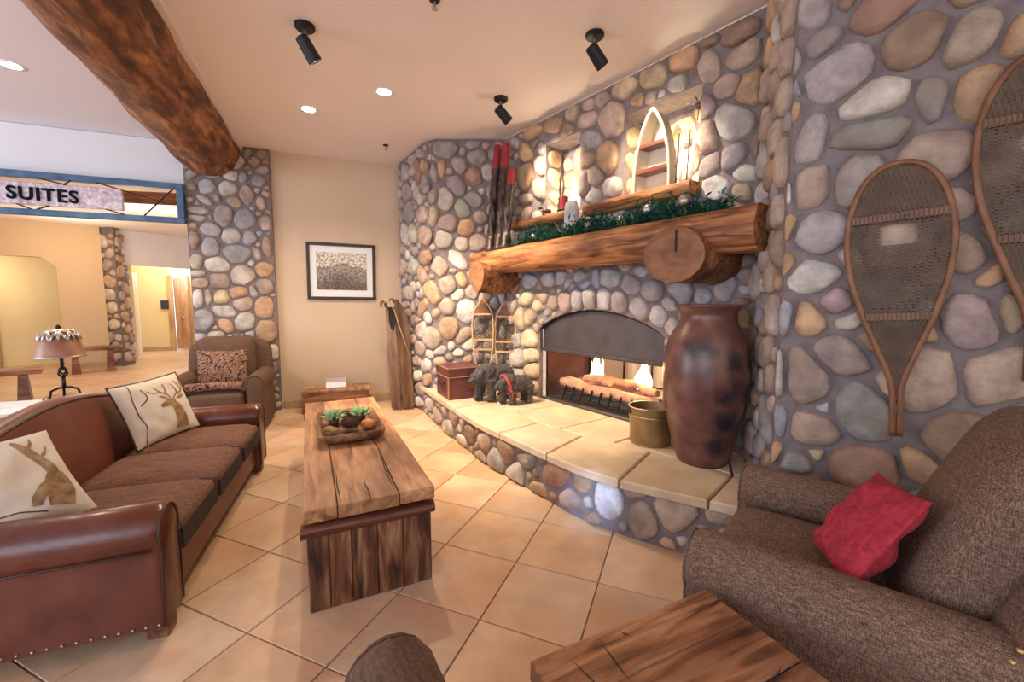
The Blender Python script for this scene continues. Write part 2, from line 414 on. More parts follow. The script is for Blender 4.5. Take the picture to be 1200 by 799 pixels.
def bump(t, p, h, strength, dist=0.01):
    b = t.nodes.new('ShaderNodeBump')
    b.inputs['Strength'].default_value = strength
    b.inputs['Distance'].default_value = dist
    t.links.new(h, b.inputs['Height'])
    t.links.new(b.outputs[0], p.inputs['Normal'])


def plain(name, c, rough=0.6, metal=0.0, c2=None, scale=8.0, bmp=0.0, detail=4, coat=0.0, spec=0.5):
    m, t, p = nt(name)
    p.inputs['Base Color'].default_value = (*c, 1)
    p.inputs['Roughness'].default_value = rough
    p.inputs['Metallic'].default_value = metal
    p.inputs['Specular IOR Level'].default_value = spec
    if coat:
        p.inputs['Coat Weight'].default_value = coat
        p.inputs['Coat Roughness'].default_value = 0.15
    if c2 or bmp:
        v = coords(t)
        n = N(t, 'ShaderNodeTexNoise')
        n.inputs['Scale'].default_value = scale
        n.inputs['Detail'].default_value = detail
        t.links.new(v, n.inputs['Vector'])
        if c2:
            r = ramp(t, [(0.3, c), (0.7, c2)], n.outputs[0])
            t.links.new(r.outputs[0], p.inputs['Base Color'])
        if bmp:
            bump(t, p, n.outputs[0], bmp)
    return m


def emit(name, c, s):
    m, t, p = nt(name)
    p.inputs['Base Color'].default_value = (*c, 1)
    p.inputs['Emission Color'].default_value = (*c, 1)
    p.inputs['Emission Strength'].default_value = s
    return m


def tinted(name, lo=0.7, hi=1.2, scale=6.0, rough=0.8, bmp=0.5, dist=0.01, detail=6, speck=None, spec=0.4, coat=0.0):
    """colour of each piece (object colour) broken up by noise"""
    m, t, p = nt(name)
    p.inputs['Roughness'].default_value = rough
    p.inputs['Specular IOR Level'].default_value = spec
    p.inputs['Coat Weight'].default_value = coat
    v = coords(t)
    oi = t.nodes.new('ShaderNodeObjectInfo')
    n = N(t, 'ShaderNodeTexNoise')
    n.inputs['Scale'].default_value = scale
    n.inputs['Detail'].default_value = detail
    n.inputs['Roughness'].default_value = 0.65
    t.links.new(v, n.inputs['Vector'])
    r = ramp(t, [(0.28, (lo, lo, lo)), (0.72, (hi, hi, hi))], n.outputs[0])
    mx = N(t, 'ShaderNodeMix', data_type='RGBA', blend_type='MULTIPLY')
    mx.inputs[0].default_value = 1
    t.links.new(oi.outputs['Color'], mx.inputs[6])
    t.links.new(r.outputs[0], mx.inputs[7])
    out = mx.outputs[2]
    if speck:
        n2 = N(t, 'ShaderNodeTexNoise')
        n2.inputs['Scale'].default_value = scale * 0.45
        n2.inputs['Detail'].default_value = 3
        t.links.new(v, n2.inputs['Vector'])
        r2 = ramp(t, [(0.45, (0, 0, 0)), (0.68, (1, 1, 1))], n2.outputs[0])
        m2 = N(t, 'ShaderNodeMix', data_type='RGBA')
        t.links.new(r2.outputs[0], m2.inputs[0])
        m2.inputs[7].default_value = (*speck, 1)
        t.links.new(out, m2.inputs[6])
        m3 = N(t, 'ShaderNodeMix', data_type='RGBA')
        m3.inputs[0].default_value = 0.58
        t.links.new(out, m3.inputs[6])
        t.links.new(m2.outputs[2], m3.inputs[7])
        out = m3.outputs[2]
    t.links.new(out, p.inputs['Base Color'])
    if bmp:
        bump(t, p, n.outputs[0], bmp, dist)
    return m


def wood(name, dark, mid, lite, axis='Y', scale=3.0, stretch=9.0, rough=0.55, bmp=0.35, cracks=True, coat=0.0):
    m, t, p = nt(name)
    p.inputs['Roughness'].default_value = rough
    p.inputs['Coat Weight'].default_value = coat
    p.inputs['Coat Roughness'].default_value = 0.25
    sc = {'X': (1, stretch, stretch), 'Y': (stretch, 1, stretch), 'Z': (stretch, stretch, 1)}[axis]
    v = coords(t, sc)
    n = N(t, 'ShaderNodeTexNoise')
    n.inputs['Scale'].default_value = scale
    n.inputs['Detail'].default_value = 7
    n.inputs['Distortion'].default_value = 0.8
    t.links.new(v, n.inputs['Vector'])
    r = ramp(t, [(0.30, dark), (0.50, mid), (0.70, lite)], n.outputs[0])
    v2 = coords(t, tuple(0.5 + 0.14 * q for q in sc))
    n2 = N(t, 'ShaderNodeTexNoise')
    n2.inputs['Scale'].default_value = scale * 1.3
    n2.inputs['Detail'].default_value = 3
    t.links.new(v2, n2.inputs['Vector'])
    r2 = ramp(t, [(0.36, (0.36, 0.27, 0.23)), (0.58, (1, 1, 1))], n2.outputs[0])
    mx = N(t, 'ShaderNodeMix', data_type='RGBA', blend_type='MULTIPLY')
    mx.inputs[0].default_value = 0.75 if cracks else 0.3
    t.links.new(r.outputs[0], mx.inputs[6])
    t.links.new(r2.outputs[0], mx.inputs[7])
    oi = t.nodes.new('ShaderNodeObjectInfo')
    mr = N(t, 'ShaderNodeMapRange')
    t.links.new(oi.outputs['Random'], mr.inputs[0])
    mr.inputs[3].default_value = 0.72
    mr.inputs[4].default_value = 1.18
    m2 = N(t, 'ShaderNodeMix', data_type='RGBA', blend_type='MULTIPLY')
    m2.inputs[0].default_value = 1
    t.links.new(mx.outputs[2], m2.inputs[6])
    t.links.new(mr.outputs[0], m2.inputs[7])
    t.links.new(m2.outputs[2], p.inputs['Base Color'])
    bump(t, p, n.outputs[0], bmp, 0.01)
    return m


def weave(name, a, b, scale=160.0, rough=0.95, blotch=0.25, bmp=0.4):
    m, t, p = nt(name)
    p.inputs['Roughness'].default_value = rough
    v = coords(t, (1, 1, 1), rnd=False)
    w1 = N(t, 'ShaderNodeTexNoise')
    w1.inputs['Scale'].default_value = scale
    w1.inputs['Detail'].default_value = 2
    t.links.new(v, w1.inputs['Vector'])
    mp = t.nodes.new('ShaderNodeMapping')
    mp.inputs['Scale'].default_value = (1, 0.12, 1)
    t.links.new(v, mp.inputs['Vector'])
    w2 = N(t, 'ShaderNodeTexNoise')
    w2.inputs['Scale'].default_value = scale * 0.8
    t.links.new(mp.outputs[0], w2.inputs['Vector'])
    ad = N(t, 'ShaderNodeMath', operation='ADD')
    t.links.new(w1.outputs[0], ad.inputs[0])
    t.links.new(w2.outputs[0], ad.inputs[1])
    r = ramp(t, [(0.38, a), (0.62, b)], N(t, 'ShaderNodeMath', operation='MULTIPLY').outputs[0])
    ml = r.inputs[0].links[0].from_node
    t.links.new(ad.outputs[0], ml.inputs[0])
    ml.inputs[1].default_value = 0.5
    t.links.new(r.outputs[0], p.inputs['Base Color'])
    bump(t, p, ad.outputs[0], bmp, 0.003)
    return m


def tweed_mat():
    m, t, p = nt('tweed')
    p.inputs['Roughness'].default_value = 0.95
    outs = []
    for sc in ((36, 330, 330), (330, 36, 330), (330, 330, 36)):
        v = coords(t, sc, rnd=False)
        n = N(t, 'ShaderNodeTexNoise')
        n.inputs['Scale'].default_value = 1.0
        n.inputs['Detail'].default_value = 2
        t.links.new(v, n.inputs['Vector'])
        outs.append(n.outputs[0])
    a = N(t, 'ShaderNodeMath', operation='ADD')
    t.links.new(outs[0], a.inputs[0])
    t.links.new(outs[1], a.inputs[1])
    b = N(t, 'ShaderNodeMath', operation='ADD')
    t.links.new(a.outputs[0], b.inputs[0])
    t.links.new(outs[2], b.inputs[1])
    c = N(t, 'ShaderNodeMath', operation='DIVIDE')
    t.links.new(b.outputs[0], c.inputs[0])
    c.inputs[1].default_value = 3.0
    r = ramp(t, [(0.38, (0.050, 0.025, 0.017)), (0.50, (0.160, 0.092, 0.062)), (0.62, (0.33, 0.21, 0.15))], c.outputs[0])
    t.links.new(r.outputs[0], p.inputs['Base Color'])
    bump(t, p, c.outputs[0], 0.5, 0.004)
    return m


M = {}
M['tan_wall'] = plain('tan_plaster', (0.62, 0.47, 0.33), 0.9, c2=(0.66, 0.51, 0.37), scale=1.5, bmp=0.04)
M['lav_wall'] = plain('pale_plaster', (0.60, 0.56, 0.58), 0.9, c2=(0.63, 0.59, 0.60), scale=1.5)
M['white_wall'] = plain('white_plaster', (0.72, 0.72, 0.74), 0.9, c2=(0.75, 0.75, 0.78), scale=1.5)
M['yellow_wall'] = plain('yellow_plaster', (0.78, 0.64, 0.36), 0.9, c2=(0.82, 0.68, 0.40), scale=1.5)
M['ceiling_daylit'] = plain('daylit_ceiling_plaster', (0.74, 0.735, 0.80), 0.95, c2=(0.77, 0.765, 0.83), scale=1.2)  # same ceiling paint left of the log, cool daylight put into its colour
M['lobby_tan'] = plain('lobby_plaster', (0.55, 0.385, 0.225), 0.9, c2=(0.59, 0.42, 0.25), scale=1.0)
M['ceiling'] = plain('ceiling_plaster', (0.80, 0.73, 0.69), 0.95, c2=(0.83, 0.76, 0.72), scale=1.2)
M['grout'] = plain('grout', (0.40, 0.30, 0.24), 0.95, c2=(0.48, 0.37, 0.30), scale=20)
M['tile'] = tinted('terracotta_tile', 0.80, 1.16, 4.5, 0.38, 0.10, 0.004, 6, speck=(0.60, 0.27, 0.13), coat=0.06)
M['stone'] = tinted('river_stone', 0.52, 1.30, 8.0, 0.75, 0.9, 0.03, 10, speck=(0.27, 0.185, 0.14))
M['slab'] = tinted('sandstone_slab', 0.80, 1.14, 5.0, 0.6, 0.25, 0.008, 7, speck=(0.50, 0.36, 0.20))
M['mortar'] = plain('mortar', (0.165, 0.130, 0.130), 0.95, c2=(0.255, 0.21, 0.205), scale=14, bmp=0.5, detail=8)
M['mortar_dark'] = plain('dark_mortar', (0.13, 0.10, 0.085), 0.95, c2=(0.19, 0.15, 0.13), scale=14, bmp=0.5, detail=8)
M['log'] = wood('log_wood', (0.075, 0.024, 0.010), (0.36, 0.135, 0.048), (0.58, 0.28, 0.105), 'X', 2.6, 9.0, 0.6, 0.9)
M['beam'] = wood('beam_wood', (0.045, 0.018, 0.008), (0.23, 0.088, 0.032), (0.50, 0.235, 0.09), 'X', 3.2, 4.2, 0.65, 1.0)
M['cut_end'] = wood('cut_log_end', (0.25, 0.10, 0.045), (0.37, 0.165, 0.075), (0.46, 0.225, 0.105), 'X', 6.0, 2.0, 0.7, 0.2, cracks=False)
M['plank'] = wood('table_plank', (0.20, 0.085, 0.038), (0.44, 0.215, 0.10), (0.58, 0.32, 0.165), 'Y', 2.2, 9.0, 0.45, 0.25, coat=0.15)
M['plank_dark'] = wood('dark_plank', (0.06, 0.022, 0.012), (0.22, 0.095, 0.045), (0.38, 0.20, 0.11), 'Y', 2.2, 8.0, 0.5, 0.35)
M['board'] = wood('weathered_board', (0.025, 0.012, 0.008), (0.20, 0.075, 0.034), (0.42, 0.25, 0.135), 'Z', 3.0, 8.0, 0.6, 0.45)
M['table2'] = wood('end_table_plank', (0.055, 0.018, 0.009), (0.31, 0.125, 0.052), (0.50, 0.255, 0.125), 'X', 3.2, 9.0, 0.42, 0.5, coat=0.2)
M['bullnose'] = wood('red_bullnose', (0.07, 0.02, 0.012), (0.19, 0.058, 0.032), (0.28, 0.10, 0.06), 'X', 2.0, 10, 0.35, 0.15, coat=0.3)
M['sled_wood'] = wood('toboggan_wood', (0.07, 0.03, 0.012), (0.20, 0.10, 0.045), (0.30, 0.165, 0.08), 'Z', 2.0, 10, 0.4, 0.2, coat=0.3)
M['bench_wood'] = wood('bench_wood', (0.11, 0.038, 0.018), (0.27, 0.105, 0.048), (0.38, 0.17, 0.085), 'X', 2.5, 8, 0.5, 0.2)
M['rawhide'] = plain('bent_ash', (0.14, 0.050, 0.020), 0.45, c2=(0.27, 0.115, 0.048), scale=9, bmp=0.2)
M['web'] = plain('rawhide_web', (0.085, 0.050, 0.030), 0.7, c2=(0.15, 0.095, 0.06), scale=12)
M['tanwood'] = plain('pale_ash', (0.45, 0.27, 0.12), 0.5, c2=(0.60, 0.40, 0.20), scale=10)
M['leather'] = plain('red_brown_leather', (0.085, 0.019, 0.010), 0.30, c2=(0.165, 0.042, 0.022), scale=6, bmp=0.8, detail=9, spec=0.5, coat=0.10)
M['leather2'] = plain('back_leather', (0.145, 0.038, 0.022), 0.42, c2=(0.20, 0.060, 0.036), scale=4, bmp=0.35, detail=7)
M['seat_fab'] = weave('brown_seat_fabric', (0.105, 0.046, 0.028), (0.225, 0.110, 0.068), 120)
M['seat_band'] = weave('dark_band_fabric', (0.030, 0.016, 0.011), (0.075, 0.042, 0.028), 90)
M['chair_fab'] = weave('brown_chair_fabric', (0.080, 0.042, 0.026), (0.165, 0.092, 0.056), 110)
M['tweed'] = tweed_mat()
M['red_fab'] = weave('red_cloth', (0.29, 0.014, 0.028), (0.44, 0.032, 0.055), 60)
M['linen'] = plain('cream_linen', (0.66, 0.58, 0.49), 0.95, c2=(0.74, 0.67, 0.58), scale=6, bmp=0.12)
M['print'] = plain('brown_print', (0.20, 0.105, 0.04), 0.95, c2=(0.42, 0.28, 0.15), scale=22)
M['piping'] = plain('dark_piping', (0.06, 0.025, 0.018), 0.5)
M['iron'] = plain('wrought_iron', (0.025, 0.022, 0.022), 0.5, metal=0.7, c2=(0.05, 0.042, 0.04), scale=20)
M['black'] = plain('black_metal', (0.018, 0.016, 0.018), 0.42, metal=0.4)
M['hood'] = plain('hood_steel', (0.085, 0.070, 0.072), 0.40, metal=0.55, c2=(0.115, 0.095, 0.098), scale=6)
M['brass'] = plain('old_brass', (0.50, 0.33, 0.13), 0.35, metal=1.0)
M['pewter'] = plain('pewter', (0.45, 0.40, 0.38), 0.4, metal=1.0)
M['bucket'] = plain('aged_brass_bucket', (0.28, 0.20, 0.11), 0.38, metal=0.75, c2=(0.42, 0.31, 0.17), scale=6, bmp=0.1)
M['char'] = plain('sooty_iron', (0.03, 0.022, 0.02), 0.8)
M['firelog'] = plain('ceramic_log', (0.42, 0.20, 0.12), 0.9, c2=(0.62, 0.36, 0.24), scale=14, bmp=0.6)
M['firebrick'] = plain('fire_brick', (0.060, 0.024, 0.022), 0.85, c2=(0.13, 0.052, 0.040), scale=4, bmp=0.3)
M['glow'] = emit('lamp_glow', (1.0, 0.93, 0.80), 14)
M['flame'] = emit('flame', (1.0, 0.80, 0.50), 7)
M['trunk'] = plain('burgundy_leather', (0.095, 0.026, 0.028), 0.45, c2=(0.16, 0.050, 0.048), scale=7, bmp=0.2)
M['strap'] = plain('tan_edge', (0.42, 0.22, 0.09), 0.5)
M['fur'] = plain('dark_twig_fur', (0.028, 0.026, 0.028), 0.9, c2=(0.12, 0.10, 0.095), scale=38, bmp=1.0)
M['scarf'] = plain('red_scarf', (0.36, 0.05, 0.055), 0.9, c2=(0.45, 0.09, 0.09), scale=30)
M['candle'] = plain('red_wax', (0.30, 0.016, 0.030), 0.4)
M['carved'] = plain('carved_dark_wood', (0.016, 0.008, 0.006), 0.4, c2=(0.060, 0.027, 0.018), scale=16, bmp=0.6)
M['blue'] = plain('blue_patina', (0.025, 0.075, 0.17), 0.5, c2=(0.075, 0.17, 0.30), scale=9)
M['plaque'] = plain('birch_plaque', (0.34, 0.25, 0.29), 0.7, c2=(0.80, 0.72, 0.80), scale=26, bmp=0.5, detail=6)
M['letter'] = plain('navy_letter', (0.010, 0.010, 0.024), 0.9, spec=0.05)
M['white'] = plain('white_card', (0.80, 0.80, 0.82), 0.7)
M['door_wood'] = wood('door_wood', (0.30, 0.14, 0.06), (0.44, 0.23, 0.10), (0.52, 0.30, 0.15), 'Z', 1.5, 6, 0.5, 0.1, cracks=False)
M['tan_wood'] = wood('casing_wood', (0.42, 0.25, 0.11), (0.52, 0.33, 0.16), (0.58, 0.38, 0.2), 'Z', 1.5, 6, 0.5, 0.1, cracks=False)
M['base_tan'] = plain('baseboard_tile', (0.44, 0.29, 0.18), 0.6, c2=(0.50, 0.34, 0.22), scale=8)
M['greens'] = [plain('fir_green', (0.015, 0.075, 0.045), 0.7), plain('blue_green', (0.02, 0.12, 0.11), 0.7), plain('leaf_green', (0.06, 0.16, 0.05), 0.6)]
M['succ'] = plain('succulent_green', (0.18, 0.33, 0.10), 0.5, c2=(0.50, 0.62, 0.33), scale=20)
M['cone'] = plain('pine_cone', (0.085, 0.038, 0.02), 0.8, c2=(0.18, 0.09, 0.05), scale=30)
M['shade'] = plain('mica_shade', (0.26, 0.10, 0.055), 0.4, c2=(0.44, 0.22, 0.14), scale=9)
M['canoe'] = plain('pale_canoe', (0.68, 0.60, 0.45), 0.6, c2=(0.74, 0.67, 0.52), scale=6)
M['canoe_side'] = plain('grey_canoe_hull', (0.34, 0.31, 0.26), 0.6)
M['curtain'] = plain('pale_curtain', (0.74, 0.62, 0.44), 0.9, c2=(0.80, 0.69, 0.52), scale=3)
M['blacktv'] = plain('dark_panel', (0.03, 0.035, 0.05), 0.4)


def vase_mat():
    m, t, p = nt('smoke_fired_clay')
    p.inputs['Roughness'].default_value = 0.33
    p.inputs['Specular IOR Level'].default_value = 0.6
    v = coords(t, (1, 1, 1), rnd=False)
    n = N(t, 'ShaderNodeTexNoise')
    n.inputs['Scale'].default_value = 7
    n.inputs['Detail'].default_value = 8
    t.links.new(v, n.inputs['Vector'])
    r = ramp(t, [(0.3, (0.085, 0.034, 0.028)), (0.55, (0.165, 0.066, 0.050)), (0.75, (0.25, 0.12, 0.095))], n.outputs[0])
    n2 = N(t, 'ShaderNodeTexNoise')
    n2.inputs['Scale'].default_value = 9
    n2.inputs['Detail'].default_value = 3
    t.links.new(v, n2.inputs['Vector'])
    dv = N(t, 'ShaderNodeVectorMath', operation='MULTIPLY_ADD')
    t.links.new(n2.outputs['Color'], dv.inputs[0])
    dv.inputs[1].default_value = (.16, .16, .10)
    t.links.new(v, dv.inputs[2])
    last = None
    for (x, y, z, rad) in ((.03, -.25, .58, .055), (.02, -.255, .50, .060), (.03, -.235, .32, .085), (.0, -.21, .17, .080), (-.17, -.17, .79, .05), (-.10, -.20, .80, .05), (.06, -.22, .72, .075), (.22, -.14, .50, .12), (.22, -.12, .28, .13), (.20, -.13, .70, .09), (-.04, -.225, .26, .035)):
        ds = N(t, 'ShaderNodeVectorMath', operation='DISTANCE')
        t.links.new(dv.outputs[0], ds.inputs[0])
        ds.inputs[1].default_value = (x + .08, y + .08, z + .05)
        ma = N(t, 'ShaderNodeMath', operation='SUBTRACT')
        ma.inputs[0].default_value = rad
        t.links.new(ds.outputs['Value'], ma.inputs[1])
        if last:
            mm = N(t, 'ShaderNodeMath', operation='MAXIMUM')
            t.links.new(last, mm.inputs[0])
            t.links.new(ma.outputs[0], mm.inputs[1])
            last = mm.outputs[0]
        else:
            last = ma.outputs[0]
    mr_ = N(t, 'ShaderNodeMapRange')
    t.links.new(last, mr_.inputs[0])
    mr_.inputs[1].default_value = -.03
    mr_.inputs[2].default_value = .045
    r2 = mr_
    mx = N(t, 'ShaderNodeMix', data_type='RGBA')
    t.links.new(r2.outputs[0], mx.inputs[0])
    t.links.new(r.outputs[0], mx.inputs[6])
    mx.inputs[7].default_value = (0.016, 0.015, 0.022, 1)
    t.links.new(mx.outputs[2], p.inputs['Base Color'])
    bump(t, p, n.outputs[0], 0.12, 0.01)
    return m


def damask_mat():
    m, t, p = nt('damask')
    p.inputs['Roughness'].default_value = 0.9
    v = coords(t, (1, 1, 1), rnd=False)
    n = N(t, 'ShaderNodeTexNoise')
    n.inputs['Scale'].default_value = 11
    n.inputs['Detail'].default_value = 1
    n.inputs['Distortion'].default_value = 2.2
    t.links.new(v, n.inputs['Vector'])
    r = ramp(t, [(0.36, (0.33, 0.17, 0.115)), (0.44, (0.30, 0.14, 0.09)), (0.47, (0.022, 0.014, 0.011)), (0.54, (0.035, 0.02, 0.015)), (0.57, (0.36, 0.20, 0.14)), (0.7, (0.24, 0.10, 0.055))], n.outputs[0])
    t.links.new(r.outputs[0], p.inputs['Base Color'])
    return m


def photo_mat():
    """old sepia landscape print: sky, mountain, town and trees"""
    m, t, p = nt('sepia_print')
    p.inputs['Roughness'].default_value = 0.35
    tc = t.nodes.new('ShaderNodeTexCoord')
    sx = t.nodes.new('ShaderNodeSeparateXYZ')
    t.links.new(tc.outputs['Object'], sx.inputs[0])
    n = N(t, 'ShaderNodeTexNoise')
    n.inputs['Scale'].default_value = 9
    n.inputs['Detail'].default_value = 6
    t.links.new(tc.outputs['Object'], n.inputs['Vector'])
    # mountain height = 0.20 - |x|*0.35 + noise
    ab = N(t, 'ShaderNodeMath', operation='ABSOLUTE')
    t.links.new(sx.outputs[0], ab.inputs[0])
    a = N(t, 'ShaderNodeMath', operation='MULTIPLY_ADD')
    t.links.new(ab.outputs[0], a.inputs[0])
    a.inputs[1].default_value = 0.30
    t.links.new(sx.outputs[2], a.inputs[2])
    b = N(t, 'ShaderNodeMath', operation='MULTIPLY_ADD')
    t.links.new(n.outputs[0], b.inputs[0])
    b.inputs[1].default_value = -0.16
    t.links.new(a.outputs[0], b.inputs[2])
    r = ramp(t, [(0.0, (0.10, 0.075, 0.06)), (0.25, (0.16, 0.125, 0.10)), (0.5, (0.30, 0.25, 0.21)), (0.60, (0.24, 0.20, 0.17)), (0.64, (0.58, 0.51, 0.45))], N(t, 'ShaderNodeMapRange').outputs[0])
    mr = r.inputs[0].links[0].from_node
    t.links.new(b.outputs[0], mr.inputs[0])
    mr.inputs[1].default_value = -0.30
    mr.inputs[2].default_value = 0.25
    n2 = N(t, 'ShaderNodeTexNoise')
    n2.inputs['Scale'].default_value = 42
    n2.inputs['Detail'].default_value = 3
    t.links.new(tc.outputs['Object'], n2.inputs['Vector'])
    r2 = ramp(t, [(0.40, (0.45, 0.45, 0.45)), (0.62, (1.7, 1.65, 1.6))], n2.outputs[0])
    mx = N(t, 'ShaderNodeMix', data_type='RGBA', blend_type='MULTIPLY')
    mx.inputs[0].default_value = 0.8
    t.links.new(r.outputs[0], mx.inputs[6])
    t.links.new(r2.outputs[0], mx.inputs[7])
    t.links.new(mx.outputs[2], p.inputs['Base Color'])
    return m


M['vase'] = vase_mat()
M['damask'] = damask_mat()
M['photo'] = photo_mat()
# ------------------------------------------------------------------ river stone walls
PAL = {'g': (.41, .365, .365), 't': (.50, .375, .30), 'o': (.56, .35, .205), 'b': (.31, .205, .145), 'w': (.63, .565, .50), 'W': (.74, .72, .70),
       'e': (.33, .31, .265), 'r': (.46, .245, .175), 'p': (.40, .30, .285), 'y': (.64, .50, .32), 'l': (.47, .405, .40), 'B': (.41, .41, .455)}  # bluish stone; under the mantel B stands in for the cool daylight


class Path:
    """vertical wall standing on a polyline; u runs along it, v up, outward = towards the room"""

    def __init__(s, pts):
        s.p = [Vector((x, y, 0)) for x, y in pts]
        s.l = [0]
        for a, b in zip(s.p[:-1], s.p[1:]):
            s.l.append(s.l[-1] + (b - a).length)

    def __call__(s, u):
        i = 0
        while i < len(s.p) - 2 and u > s.l[i + 1]:
            i += 1
        t = (s.p[i + 1] - s.p[i]).normalized()
        # blend tangents near the corners so that stones turn with the wall
        q = s.p[i] + t * (u - s.l[i])
        return q, atan2(t.y, t.x)

    def pt(s, u, v, off=0.0):
        q, a = s(u)
        return Vector((q.x + sin(a) * off, q.y - cos(a) * off, v))


def sup(e, dx, dy):
    """support radius of ellipse e along a direction"""
    c, s_ = cos(radians(e[4])), sin(radians(e[4]))
    x = dx * c + dy * s_
    y = -dx * s_ + dy * c
    return 1.0 / sqrt((x / e[2]) ** 2 + (y / e[3]) ** 2 + 1e-12)


def edist(e, x, y):
    dx, dy = x - e[0], y - e[1]
    d = hypot(dx, dy)
    if d < 1e-6:
        return -e[3]
    return d - sup(e, dx / d, dy / d)


def clip_half(P, px, py, nx, ny):
    """keep the side where (p-q).n <= 0"""
    out = []
    for i in range(len(P)):
        a, b = P[i], P[(i + 1) % len(P)]
        da = (a[0] - px) * nx + (a[1] - py) * ny
        db = (b[0] - px) * nx + (b[1] - py) * ny
        if da <= 0:
            out.append(a)
        if (da < 0 < db) or (db < 0 < da):
            t = da / (da - db)
            out.append((a[0] + (b[0] - a[0]) * t, a[1] + (b[1] - a[1]) * t))
    return out


def resample(P, n):
    for _ in range(2):
        Q = []
        for i in range(len(P)):
            a, b = P[i], P[(i + 1) % len(P)]
            Q += [(a[0] * .78 + b[0] * .22, a[1] * .78 + b[1] * .22), (a[0] * .22 + b[0] * .78, a[1] * .22 + b[1] * .78)]
        P = Q
    L = [0]
    for i in range(len(P)):
        a, b = P[i], P[(i + 1) % len(P)]
        L.append(L[-1] + hypot(b[0] - a[0], b[1] - a[1]))
    out = []
    j = 0
    for k in range(n):
        t = L[-1] * k / n
        while L[j + 1] < t:
            j += 1
        a, b = P[j], P[(j + 1) % len(P)]
        w = (t - L[j]) / max(1e-9, L[j + 1] - L[j])
        out.append((a[0] + (b[0] - a[0]) * w, a[1] + (b[1] - a[1]) * w))
    return out


def inside_poly(P, x, y):
    c = False
    for i in range(len(P)):
        a, b = P[i], P[(i + 1) % len(P)]
        if (a[1] > y) != (b[1] > y) and x < (b[0] - a[0]) * (y - a[1]) / (b[1] - a[1]) + a[0]:
            c = not c
    return c


def near_poly(P, x, y):
    best = (9e9, 0, 0)
    for i in range(len(P)):
        a, b = P[i], P[(i + 1) % len(P)]
        ex, ey = b[0] - a[0], b[1] - a[1]
        t = max(0, min(1, ((x - a[0]) * ex + (y - a[1]) * ey) / (ex * ex + ey * ey + 1e-12)))
        qx, qy = a[0] + ex * t, a[1] + ey * t
        d = hypot(x - qx, y - qy)
        if d < best[0]:
            best = (d, qx, qy)
    return best


